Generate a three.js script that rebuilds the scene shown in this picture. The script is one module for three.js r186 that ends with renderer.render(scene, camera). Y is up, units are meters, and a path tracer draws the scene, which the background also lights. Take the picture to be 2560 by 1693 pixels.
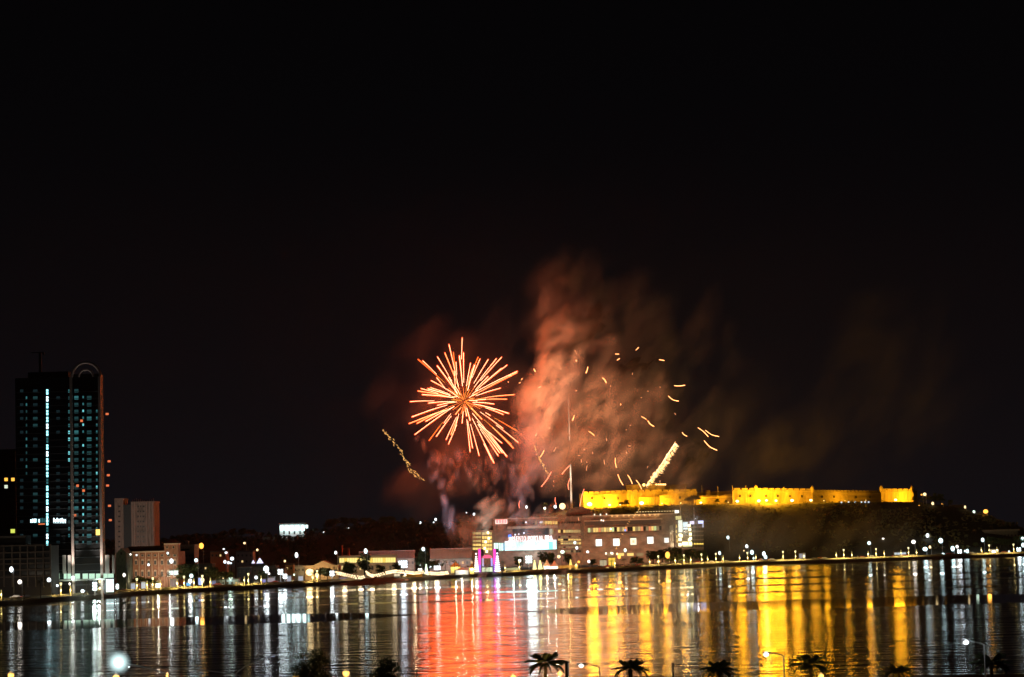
import * as THREE from 'three';
import { mergeGeometries } from 'three/addons/utils/BufferGeometryUtils.js';
import { ImprovedNoise } from 'three/addons/math/ImprovedNoise.js';
import { FontLoader } from 'three/addons/loaders/FontLoader.js';
import { TextGeometry } from 'three/addons/geometries/TextGeometry.js';
// ---------------------------------------------------------------- camera, sky, moon, haze, exposure
const scene = new THREE.Scene();
const F = 5938, CX = 1280, CY = 846.5, EYE = 23;                       // a 55 mm lens on a small sensor, seventh floor above the bay
const camera = new THREE.PerspectiveCamera(2 * Math.atan(CY / F) * 180 / Math.PI, 2560 / 1693, 1, 20000);
camera.position.set(0, EYE, 0);
camera.rotation.order = 'YXZ';
camera.rotation.set(4.60 * Math.PI / 180, 0, -1.6 * Math.PI / 180);
camera.updateMatrixWorld(true);
const renderer = new THREE.WebGLRenderer({ antialias: true });
renderer.toneMapping = THREE.LinearToneMapping;
renderer.toneMappingExposure = 1;
renderer.shadowMap.enabled = true;
{ // night sky: almost black, a little town glow low down
  const W = 256, H = 128, d = new Float32Array(W * H * 4);
  for (let r = 0; r < H; r++) for (let c = 0; c < W; c++) {
    const el = ((r + .5) / H - .5) * 180, g = Math.exp(-Math.max(0, el) / 6), o = (r * W + c) * 4;
    d[o] = .0008 + .0036 * g; d[o + 1] = .0007 + .0036 * g; d[o + 2] = .0008 + .0052 * g; d[o + 3] = 1;
  }
  const t = new THREE.DataTexture(d, W, H, THREE.RGBAFormat, THREE.FloatType);
  t.mapping = THREE.EquirectangularReflectionMapping; t.magFilter = THREE.LinearFilter; t.needsUpdate = true;
  scene.background = t; scene.environment = t;
}
const moon = new THREE.DirectionalLight(0xbfd0ff, .004);
moon.position.set(-300, 600, 300); moon.castShadow = true; scene.add(moon);
moon.shadow.camera.left = moon.shadow.camera.bottom = -1500; moon.shadow.camera.right = moon.shadow.camera.top = 1500; moon.shadow.camera.far = 4000;
scene.fog = new THREE.FogExp2(0xd8cfc6, .000036);
// ---------------------------------------------------------------- helpers
let SEED = 7;
const rnd = () => { SEED = (SEED + 0x6d2b79f5) | 0; let t = Math.imul(SEED ^ (SEED >>> 15), 1 | SEED); t = (t + Math.imul(t ^ (t >>> 7), 61 | t)) ^ t; return ((t ^ (t >>> 14)) >>> 0) / 4294967296; };
const rr = (a, b) => a + (b - a) * rnd();
const pick = (a) => a[Math.floor(rnd() * a.length)];
const V = (x, y, z) => new THREE.Vector3(x, y, z);
const RGB = (r, g, b) => new THREE.Color(r, g, b);
const noise = new ImprovedNoise(), N3 = (x, y, z) => noise.noise(x, y, z);
const ray = (x, y) => V((x - CX) / F, -(y - CY) / F, -1).applyQuaternion(camera.quaternion);
const P = (x, y, D) => { const v = ray(x, y); return v.multiplyScalar(D / -v.z).add(camera.position); };   // the place seen at x, y of the photograph, D metres away
const G = (x, y, h = 0) => { const v = ray(x, y); return v.multiplyScalar((h - EYE) / v.y).add(camera.position); };
const used = {};
const numbered = (n) => { const k = used[n] = (used[n] ?? -1) + 1; return k ? n + '_' + String(k).padStart(3, '0') : n; };
function tag(o, label, category, group, kind) {
  if (label) o.userData.label = label; if (category) o.userData.category = category;
  if (group) o.userData.group = group; if (kind) o.userData.kind = kind;
  return o;
}
function mesh(name, geo, m, parent, shadow = true) {
  const o = new THREE.Mesh(geo, m); o.name = parent ? name : numbered(name);
  o.castShadow = o.receiveShadow = shadow; (parent ?? scene).add(o); return o;
}
function thing(name, label, category, pos, group) {
  const o = new THREE.Group(); o.name = numbered(name); if (pos) o.position.copy(pos); scene.add(o);
  return tag(o, label, category, group);
}
function struct(name, geo, m) { return tag(mesh(name, geo, m), null, null, null, 'structure'); }
function std(r, g, b, rough = .85, o = {}) { return new THREE.MeshStandardMaterial({ color: RGB(r, g, b), roughness: rough, ...o }); }
function glow(r, g, b, o = {}) { return new THREE.MeshStandardMaterial({ color: RGB(.02, .02, .02), emissive: RGB(r, g, b), roughness: .6, ...o }); }
const box = (x0, x1, y0, y1, z0, z1) => new THREE.BoxGeometry(x1 - x0, y1 - y0, z1 - z0).translate((x0 + x1) / 2, (y0 + y1) / 2, (z0 + z1) / 2);
const cyl = (r0, r1, h, n = 8) => new THREE.CylinderGeometry(r1, r0, h, n).translate(0, h / 2, 0);
function tube(pts, r0, r1, n = 5) {                                      // a tube that tapers from r0 to r1
  const curve = pts.length === 2 ? new THREE.LineCurve3(pts[0], pts[1]) : new THREE.CatmullRomCurve3(pts), seg = pts.length === 2 ? 1 : (pts.length - 1) * 3;
  const g = new THREE.TubeGeometry(curve, seg, 1, n), p = g.attributes.position, c = V();
  for (let i = 0; i < p.count; i++) {
    const k = Math.floor(i / (n + 1)) / seg, r = r0 + (r1 - r0) * k; curve.getPointAt(Math.min(1, k), c);
    p.setXYZ(i, c.x + (p.getX(i) - c.x) * r, c.y + (p.getY(i) - c.y) * r, c.z + (p.getZ(i) - c.z) * r);
  }
  return g;
}
function lamp(pos, color, I, radius = .3, name = 'lamp') {                 // light of a lamp, as wide as the lamp
  const l = new THREE.PointLight(color, I); l.position.copy(pos); l.shadow.radius = radius / .02; l.castShadow = true; l.name = name; scene.add(l); return l;
}
function spot(pos, target, color, I, angle = .9) {                         // an unseen spot, aimed to keep its light off the water
  const l = new THREE.SpotLight(color, I, 0, angle, .8); l.position.copy(pos); l.target.position.copy(target); l.shadow.radius = 20; l.castShadow = true; l.name = 'lamp'; scene.add(l, l.target); return l;
}
const rows = (s) => s.trim().split(/[;\n]+/).map((r) => r.trim().split(/[ ,]+/).map(Number));
function gray(w, h, f, wrap = true) {
  const d = new Uint8Array(w * h * 4);
  for (let y = 0; y < h; y++) for (let x = 0; x < w; x++) { const o = (y * w + x) * 4; d[o] = d[o + 1] = d[o + 2] = Math.max(0, Math.min(255, f(x, y) * 255)); d[o + 3] = 255; }
  const t = new THREE.DataTexture(d, w, h); t.magFilter = THREE.LinearFilter; if (wrap) t.wrapS = t.wrapT = THREE.RepeatWrapping; t.needsUpdate = true; return t;
}
// ---------------------------------------------------------------- the bay: ruffled water with long slicks of still water in it
const shoreZ = rows('-700 1560;-300 1522;0 1512;400 1483;750 1466;1016 1451;1200 1441;1500 1429;1800 1414;2130 1404;2560 1389.5;2900 1380').map(([x, y]) => G(x, y));
{
  const n = 512, k = 6.2831853 / n, waves = [];
  for (let i = 0; i < 44; i++) { const fx = Math.round(rr(-5, 5)), fz = Math.round(rr(5, 46)); waves.push([fx, fz, rr(0, 6.28), 1 / Math.pow(fz + 3, .75)]); }
  for (let i = 0; i < 18; i++) waves.push([Math.round(rr(-4, 4)), Math.round(rr(2, 9)), rr(0, 6.28), .55]);
  const ripple = gray(n, n, (x, y) => { let s = 0; for (const w of waves) s += w[3] * Math.sin(k * (w[0] * x + w[1] * y) + w[2]); return .5 + s * .11 * (1 + .8 * Math.sin(k * (2 * x + 3 * y)) * Math.sin(k * (x - 4 * y) + 1)); });
  const gusts = gray(256, 256, (x, y) => { const a = x / 256 * 6.2832, b = y / 256 * 6.2832; return .12 + .035 * N3(Math.cos(a) * 1.6 + 3, Math.sin(a) * 1.6, Math.cos(b) * 4) + .03 * N3(Math.cos(a) * 3, Math.sin(b) * 7 + 4, Math.cos(b) * 7); });
  gusts.channel = 1;
  const shoreAt = (x) => { for (let i = 1; i < shoreZ.length; i++) if (x <= shoreZ[i].x) { const a = shoreZ[i - 1], b = shoreZ[i], t = Math.max(0, (x - a.x) / (b.x - a.x)); return -(a.z + (b.z - a.z) * t); } return -shoreZ[shoreZ.length - 1].z; };
  const lee = (x) => shoreAt(x) - 62 - 14 * N3(x * .012, 3, 1) - 7 * N3(x * .05, 8, 1);
  const edge = (c) => (x) => Math.min(lee(x), c + 11 * N3(x * .006, Math.round(c / 80) * .9, 1) + 9 * N3(x * .022, c * .02, 5) + 6 * N3(x * .055, c * .05, 7) + 4 * N3(x * .09, c * .1, 2));
  const L = [() => 290], kinds = [];
  for (const [c, w] of rows('668 36;790 8;884 11;985 15;1120 14')) { const gap = (x) => c === 668 ? Math.min(1, Math.max(.06, (Math.abs(x + 15) - 14) / 22)) : 1; L.push((x) => edge(c - w * gap(x))(x), (x) => edge(c + w * gap(x))(x)); kinds.push(0, 1); }
  L.push(lee, () => 1720); kinds.push(0, 2);
  const strips = [[], [], []];
  for (let s = 0; s < kinds.length; s++) {
    const pos = [], uv = [], uv1 = [], idx = [];
    for (let i = 0; i <= 260; i++) { const x = -650 + i * 5; for (const f of [L[s], L[s + 1]]) { const z = -f(x); pos.push(x, 0, z); uv.push(x / 42, -z / 42); uv1.push(x / 420, -z / 300); } if (i) { const q = i * 2; idx.push(q - 2, q, q - 1, q, q + 1, q - 1); } }
    const g = new THREE.BufferGeometry(); g.setAttribute('position', new THREE.Float32BufferAttribute(pos, 3)); g.setAttribute('uv', new THREE.Float32BufferAttribute(uv, 2)); g.setAttribute('uv1', new THREE.Float32BufferAttribute(uv1, 2)); g.setAttribute('normal', new THREE.Float32BufferAttribute(pos.map((_, i) => i % 3 === 1 ? 1 : 0), 3)); g.setIndex(idx); strips[kinds[s]].push(g);
  }
  const m = (o) => new THREE.MeshPhysicalMaterial({ color: RGB(.003, .005, .006), ior: 1.33, bumpMap: ripple, side: THREE.DoubleSide, ...o });
  struct('water', mergeGeometries(strips[0]), m({ roughness: 1, roughnessMap: gusts, bumpScale: .25 }));
  struct('still_water', mergeGeometries(strips[1]), m({ roughness: .04, bumpScale: .003 }));
  struct('sheltered_water', mergeGeometries(strips[2]), m({ roughness: .075, bumpScale: .03 }));
}
// ---------------------------------------------------------------- land: shoreline, quay, promenade, hills
const shoreLine = rows('-700 1560;-300 1522;0 1512;400 1483;750 1466;1016 1451;1200 1441;1500 1429;1800 1414;2130 1404;2560 1389.5;2900 1380').map(([x, y]) => G(x, y));
const LAND = 1.25;
function offset(d) {                                                       // the shoreline moved d metres inland
  return shoreLine.map((p, i) => { const a = shoreLine[Math.max(0, i - 1)], b = shoreLine[Math.min(shoreLine.length - 1, i + 1)], t = b.clone().sub(a).normalize(); return V(p.x + t.z * d, 0, p.z - t.x * d); });
}
function strip(a, b, ya, yb) {                                             // a ribbon between two lines
  const pos = [], uv = [], idx = []; let s = 0;
  a.forEach((p, i) => { if (i) s += p.distanceTo(a[i - 1]); pos.push(p.x, ya, p.z, b[i].x, yb, b[i].z); uv.push(s / 6, 0, s / 6, p.distanceTo(b[i]) / 6 + Math.abs(yb - ya) / 6); if (i) { const k = i * 2; idx.push(k - 2, k, k - 1, k, k + 1, k - 1); } });
  const g = new THREE.BufferGeometry(); g.setAttribute('position', new THREE.Float32BufferAttribute(pos, 3)); g.setAttribute('uv', new THREE.Float32BufferAttribute(uv, 2)); g.setIndex(idx); g.computeVertexNormals(); return g;
}
const grime = gray(128, 128, (x, y) => .62 + .3 * N3(x * .09, y * .09, 1) + .16 * N3(x * .35, y * .35, 5));
const stone = std(.34, .31, .26, .9, { map: grime, side: THREE.DoubleSide }), paveM = std(.26, .24, .21, .9, { map: grime, side: THREE.DoubleSide }), asphalt = std(.05, .05, .052, .9, { map: grime, side: THREE.DoubleSide });
{
  const l0 = offset(0), l1 = offset(.5), l2 = offset(.9), l3 = offset(16), l4 = offset(30);
  struct('quay_wall', strip(l0, l0, -1.5, LAND - .35), std(.2, .17, .12, .95, { map: grime, side: THREE.DoubleSide }));
  struct('quay_coping', mergeGeometries([strip(l0, l0, LAND - .35, LAND + .12), strip(l0, l2, LAND + .12, LAND + .12)]), stone);
  struct('promenade', strip(l2, l3, LAND, LAND), paveM);
  struct('promenade_wall', mergeGeometries([strip(offset(6), offset(6), LAND, LAND + .95), strip(offset(6), offset(6.4), LAND + .95, LAND + .95)]), std(.5, .42, .26, .9, { map: grime, side: THREE.DoubleSide }));
  struct('road', strip(l3, l4, LAND - .1, LAND - .1), asphalt);
  struct('kerb', mergeGeometries([strip(l3, l3, LAND - .12, LAND + .03), strip(offset(15.6), l3, LAND + .03, LAND + .03)]), stone);
}
// hills: height of the land at x, z
const sm = (a, b, x) => { const t = Math.min(1, Math.max(0, (x - a) / (b - a))); return t * t * (3 - 2 * t); };
const lerpT = (T, x) => { if (x <= T[0][0]) return T[0][1]; for (let i = 1; i < T.length; i++) if (x <= T[i][0]) { const k = (x - T[i - 1][0]) / (T[i][0] - T[i - 1][0]); return T[i - 1][1] + (T[i][1] - T[i - 1][1]) * k; } return T[T.length - 1][1]; };
const ridge = rows('400 1352;520 1345;640 1342;760 1338;850 1318;950 1312;1050 1308;1150 1302;1250 1300;1330 1290;1440 1269;1600 1262;1830 1257;2050 1254;2285 1251;2330 1258;2390 1268;2440 1283;2490 1302;2560 1328;2700 1352')
  .map(([x, y]) => { const p = P(x, y + 3, 1500); return [p.x, p.y]; });
function land(x, z) {
  const top = lerpT(ridge, x), k = sm(1400, 1484, -z - .12 * Math.min(0, x - 60)) * (1 - .55 * sm(1660, 2500, -z));
  const bump = 2.2 * N3(x * .018, z * .018, 1) + 1.1 * N3(x * .05, z * .05, 4);
  return LAND - .2 + Math.max(0, top - LAND) * k + bump * Math.min(1, k * 2) * (1 - sm(1450, 1486, -z) * .8);
}
const at = (x, y, D) => { const p = P(x, y, D); return V(p.x, land(p.x, p.z), p.z); };   // the ground under a place
{
  const nx = 150, nz = 110, g = new THREE.PlaneGeometry(1, 1, nx, nz), p = g.attributes.position, uv = g.attributes.uv, back = offset(29);
  const front = (x) => { for (let i = 1; i < back.length; i++) if (x <= back[i].x) { const k = (x - back[i - 1].x) / (back[i].x - back[i - 1].x); return back[i - 1].z + (back[i].z - back[i - 1].z) * k; } return back[back.length - 1].z; };
  for (let i = 0; i < p.count; i++) {
    const u = p.getX(i) + .5, v = p.getY(i) + .5, x = -420 + u * 960, z0 = front(x), z = z0 + (-2700 - z0) * Math.pow(v, 1.25);
    p.setXYZ(i, x, land(x, z), z); uv.setXY(i, x / 14, z / 14);
  }
  g.computeVertexNormals();
  struct('hills', g, std(.085, .075, .05, 1, { map: grime, side: THREE.DoubleSide }));
  // the bank we stand on, below the frame
  struct('near_bank', box(-260, 260, -2, 2.2, -316, 60), asphalt);
  // the earth spit in front of the string lights
  const e = new THREE.PlaneGeometry(1, 1, 60, 8), q = e.attributes.position;
  for (let i = 0; i < q.count; i++) {
    const u = q.getX(i) + .5, v = q.getY(i) + .5, px = 838 + u * 185, c = G(px, lerpT(rows('838 1465;930 1461;1023 1452'), px)), hgt = Math.pow(Math.sin(Math.PI * u), .6) * (2.0 + 1.4 * N3(u * 9, v * 2, 3));
    q.setXYZ(i, c.x, -.3 + v * hgt * 1.35 + .5 * N3(u * 30, v * 7, 1) * v, c.z - v * 16);
  }
  e.computeVertexNormals();
  struct('earth_spit', e, std(.16, .09, .055, 1, { map: grime, side: THREE.DoubleSide }));
}
// ---------------------------------------------------------------- labels that tell alike things apart by what they stand at
const WHERE = [[140, 'by the gridded concrete block'], [285, 'at the glass tower foot'], [450, 'by the pink turreted building'], [600, 'before the dark low houses'], [760, 'near the white canopies'], [850, 'by the pedimented hall'],
  [990, 'near the string lights'], [1170, 'before the long grey roof'], [1262, 'beside the magenta gate'], [1400, 'below the bright screen'], [1480, 'below the domed roof'], [1690, 'below the square lit panels'], [1830, 'beside the lit end tower'],
  [2030, 'below the bright fort wall'], [2285, 'below the far fort walls'], [9999, 'past the end of fort']];
const ORD = 'first second third fourth fifth sixth seventh eighth ninth tenth eleventh twelfth'.split(' '), NUM = 'one two three four five six seven eight nine ten eleven twelve'.split(' ');
const pending = [];
function say(o, px, desc, category, group, where) { tag(o, null, category, group); pending.push({ o, px, desc, where: where ?? WHERE.find((w) => px < w[0])[1] }); return o; }
function settleLabels() {
  const by = {};
  for (const p of pending) (by[p.desc + '|' + p.where] ??= []).push(p);
  for (const k in by) { const l = by[k].sort((a, b) => a.px - b.px); l.forEach((p, i) => { p.o.userData.label = p.desc + ' ' + p.where + (l.length > 1 ? ', ' + ORD[i] + ' from tower' : ''); }); }
}
// ---------------------------------------------------------------- buildings
const boxes = {};
const unit = (w, h, d) => boxes[[w, h, d].map((v) => v.toFixed(2))] ??= new THREE.BoxGeometry(w, h, d);
function building(name, label, D, x0, x1, y1, category = 'building') {
  const c = P((x0 + x1) / 2, y1, D), o = thing(name, label, category, V(c.x, land(c.x, c.z), c.z));
  const b = { o, D };
  b.at = (x, y, z = 0) => P(x, y, D).sub(o.position).add(V(0, 0, z));
  b.add = (n, a, e, t, u, m, z0 = 0, z1 = .3, parent = o) => {             // a block seen between a..e and t..u, from z0 to z1 in front of the facade
    const my = (t + u) / 2, mx = (a + e) / 2, l = b.at(a, my), r = b.at(e, my), hi = b.at(mx, t).y, lo = b.at(mx, u).y;
    const g = mesh(n, unit(r.x - l.x, hi - lo, z1 - z0), m, parent);
    g.position.set((l.x + r.x) / 2, (hi + lo) / 2, (z0 + z1) / 2); if (parent !== o) g.position.sub(parent.position);
    return g;
  };
  b.body = (n, a, e, t, m, depth = 16) => {                                // a block that stands on the ground
    const my = (t + y1) / 2, l = b.at(a, my), r = b.at(e, my), hi = b.at((a + e) / 2, t).y;
    const g = mesh(n, unit(r.x - l.x, hi + 1, depth), m, o); g.position.set((l.x + r.x) / 2, (hi - 1) / 2, -depth / 2); return g;
  };
  return b;
}
const frameM = std(.2, .19, .18), darkGlass = new THREE.MeshStandardMaterial({ color: RGB(.012, .016, .02), roughness: .25 }), dimGlass = std(.02, .02, .022, .4), concrete = std(.22, .2, .18, .9, { map: grime }), white = std(.62, .62, .6, .8);
function windowIn(b, x0, x1, y0, y1, pane, f = frameM, z = .12) {          // a window: frame, pane set in it
  const w = b.add('window', x0, x1, y0, y1, f, 0, z);
  const d = .82, p = mesh('pane', unit(w.geometry.parameters.width * d, w.geometry.parameters.height * d, .06), pane, w); p.position.z = z / 2 + .012;
  return w;
}
{ // glass tower with the arched bay
  const b = building('glass_tower', 'tall dark glass tower with a column of cyan lights and an arched bay', 985, 40, 258, 1452);
  const mullion = std(.075, .09, .1, .6), pillar = std(.55, .46, .42, .6), teal = glow(.012, .042, .045), teal2 = glow(.03, .135, .145), cyan = glow(.9, 2.5, 2.7), dimCyan = glow(.2, .75, .8), white2 = glow(2.2, 3, 3.2), amber = glow(2.4, 1.5, .3), red = glow(.9, .2, .07), dull = glow(.006, .015, .018);
  b.body('glass_slab', 40, 178, 944, darkGlass, 24);
  b.body('glass_bay', 184, 255, 936, std(.008, .01, .012, .6), 8).position.z += 3;
  b.body('core', 66, 168, 928, std(.05, .05, .055), 12).position.z -= 5;
  for (let k = 0; k < 29; k++) {                                           // floor by floor
    const y = 966 + k * 17.2;
    b.add('floor_slab', 41.5, 177, y + 13.5, y + 15, mullion, 0, .35); b.add('floor_slab', 186, 253, y + 13.5, y + 15, mullion, 3, 3.3);
  }
  const col = (x, w, h, k0, k1, m, skip = 0, z = 0) => { for (let k = k0; k <= k1; k++) if (rnd() >= skip) { const y = 974 + k * 17.2; b.add('window', x - w / 2, x + w / 2, y, y + h, typeof m === 'function' ? m(k) : m, z, z + .22); } };
  col(118, 4.6, 12.5, 0, 22, (k) => k === 7 || k === 13 || k === 20 ? teal2 : k % 4 === 1 ? white2 : cyan);
  col(66, 3, 7, 1, 12, (k) => rnd() < .5 ? teal2 : teal, .12); col(88, 11, 8, 0, 21, () => rnd() < .15 ? teal2 : rnd() < .5 ? teal : dull, .15); col(54, 8, 8, 0, 22, dull, .25); col(145, 9, 7, 1, 22, dull, .35);
  col(172.5, 4, 8, 0, 22, (k) => [6, 7, 9, 10].includes(k) ? dimCyan : rnd() < .4 ? teal2 : teal, .1);
  col(194, 10, 9, 0, 22, () => rnd() < .2 ? teal2 : teal, .1, 3); col(211, 3.4, 7, 1, 22, () => rnd() < .3 ? dimCyan : teal2, .05, 3); col(226, 11, 9, 0, 22, () => rnd() < .2 ? teal2 : teal, .08, 3); col(245, 3.2, 7, 2, 22, () => rnd() < .4 ? dimCyan : teal2, .05, 3);
  for (let i = 0; i < 22; i++) if (i !== 12 && i !== 13) b.add('window', 76 + i * 4.1, 78.2 + i * 4.1, 1297 + rr(-2, 2), 1308, i > 12 || rnd() < .5 ? white2 : teal2, 0, .24);
  b.add('window', 96, 112, 1309, 1312, red, 0, .26); b.add('window', 243, 254, 1324, 1338, amber, 3, 3.3);
  for (const [x, y] of rows('207 1053;197 1215;212 1227;191 1289')) b.add('window', x - 3, x + 3, y - 3, y + 3, red, 3, 3.25);
  for (const [x, y] of rows('261 1033;266 1152;264 1187;262 1213;267 1264;269 1300')) b.add('beacon', x - 3, x + 4, y - 2, y + 3, red, -6, -5.6);
  for (const x of [184.5, 255.5]) b.body('pillar', x - 3.1, x + 3.1, 943, pillar, 1.2).position.z = 4;
  for (const [r, t] of [[35.7, 1.05], [18, .75]]) {
    const c = b.at(219, 944, 4), s = b.D / F * r, pts = []; for (let i = 0; i <= 12; i++) pts.push(V(c.x - s * Math.cos(Math.PI * i / 12), c.y + s * Math.sin(Math.PI * i / 12), c.z));
    mesh('arch_rib', tube(pts, t * .6, t * .6, 6), pillar, b.o);
  }
  const lob = glow(.62, .95, .72), lob2 = glow(.42, .62, .46);             // the lit lobby
  for (const [a, e] of rows('145 152;163 170;172 181;190 203;210 223;226 240;243 255;258 272;273 287')) b.add('window', a, e, 1434, 1447, rnd() < .6 ? lob : lob2, 3.1, 3.4);
  for (const [a, e] of rows('161 169;174 181;267 277;284 290')) b.add('lobby_column', a, e, 1388, 1434, std(.5, .48, .46), 3, 4.2);
  b.add('canopy', 142, 292, 1447, 1451, std(.3, .33, .3), 3, 7);
  for (const x of [184.5, 255.5]) { const q = b.at(x, 1440, 8).add(b.o.position); spot(q, b.at(x, 1300, 4).add(b.o.position), RGB(1, .84, .72), 1500, .5); }
  lamp(b.at(190, 1452, 9).add(b.o.position), RGB(.85, 1, .9), 50, .5); lamp(b.at(256, 1453, 9).add(b.o.position), RGB(.85, 1, .92), 90, .5);
  const j = tag(new THREE.Group(), 'small unlit crane standing on the glass tower roof', 'crane'); j.name = 'tower_crane'; j.position.copy(b.at(86, 929, -12).add(b.o.position)); scene.add(j);
  const s = b.D / F, steel = std(.12, .11, .1);
  mesh('mast', box(-.5, .5, 0, 52 * s, -.5, .5), steel, j); mesh('jib', box(-22 * s, 10 * s, 52 * s, 54 * s, -.4, .4), steel, j); mesh('counterweight', box(7 * s, 11 * s, 47 * s, 52 * s, -.6, .6), steel, j);
}
{ // far left: dark flats with one lit window, and the gridded block
  const b = building('apartment_building', 'dark apartment building behind the gridded block with one amber window', 1050, -20, 40, 1440);
  b.body('wall', -30, 40, 1128, std(.05, .048, .05, .9), 20);
  for (let r = 0; r < 13; r++) for (let c = 0; c < 4; c++) windowIn(b, -24 + c * 17, -14 + c * 17, 1140 + r * 18, 1150 + r * 18, r === 3 && c > 1 ? glow(1.5, .75, .1) : r === 4 && c === 2 ? glow(.8, .9, .7) : dimGlass, std(.08, .08, .08));
  b.add('parapet', -31, 41, 1124, 1129, std(.07, .07, .07), -1, .6);
  const g = building('office_block', 'low concrete office block with a grid of dark square bays', 962, -10, 128, 1472);
  g.body('wall', -10, 128, 1366, std(.035, .03, .03), 16);
  const fr = std(.2, .165, .14, .9, { map: grime });
  for (const x of [10, 31, 51, 70, 89.5, 109, 127]) g.add('column', x - 1.6, x + 1.6, 1362, 1468, fr, 0, 1);
  for (const y of [1364, 1381, 1397, 1409, 1425, 1442]) g.add('floor_slab', -10, 128, y - 1.4, y + 1.4, fr, 0, 1.2);
  for (const y of [1366, 1383, 1399, 1411, 1427]) for (const x of [12, 33, 53, 72, 91.5, 111]) g.add('pane', x, x + 15, y + 1.5, y + 10, darkGlass, 0, .1);
  spot(g.at(60, 1470, 26).add(g.o.position), g.at(60, 1400).add(g.o.position), RGB(1, .8, .6), 260, 1.2);  // unseen spot added to brighten the gridded front
  g.add('parapet', -10, 60, 1340, 1364, std(.13, .12, .11), -14, -3);
  windowIn(g, 20, 33, 1322, 1334, glow(.75, .85, .12), std(.1, .1, .08)).position.z -= 4;
}
{ // the pale towers behind
  const b = building('apartment_tower', 'pair of pale beige apartment towers with dark windows and spiky roof', 1240, 287, 386, 1420);
  const beige = std(.4, .31, .27, .9, { map: grime });
  b.body('wall', 287, 309, 1249, beige, 14); b.body('stair_core', 309, 328, 1262, std(.05, .055, .06), 12); b.body('wall', 328, 386, 1257, beige, 18);
  for (let r = 0; r < 12; r++) { const y = 1264 + r * 12.6; for (const [a, e] of [[343, 347], [350, 353], [356, 361], [295, 301]]) windowIn(b, a, e, y, y + 4.5, dimGlass, std(.16, .13, .12)); }
  for (const x of [331, 337, 368, 376, 383]) b.add('pier', x - 1, x + 1, 1256, 1378, std(.34, .27, .24), 0, .8);
  for (let i = 0; i < 12; i++) { const x = 329 + i * 4.7; b.add('antenna', x - .6, x + .6, 1257 - rr(3, 12), 1258, std(.3, .22, .2), -4, -3.5); }
  spot(b.at(345, 1440, 60).add(b.o.position).setY(18), b.at(345, 1300).add(b.o.position), RGB(1, .78, .62), 2800, .7);  // added spot without a fixture, lifts both pale towers
  b.add('parapet', 286, 310, 1246, 1250, beige, -14, .5); b.add('parapet', 327, 387, 1254, 1258, beige, -18, .5);
}
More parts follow.
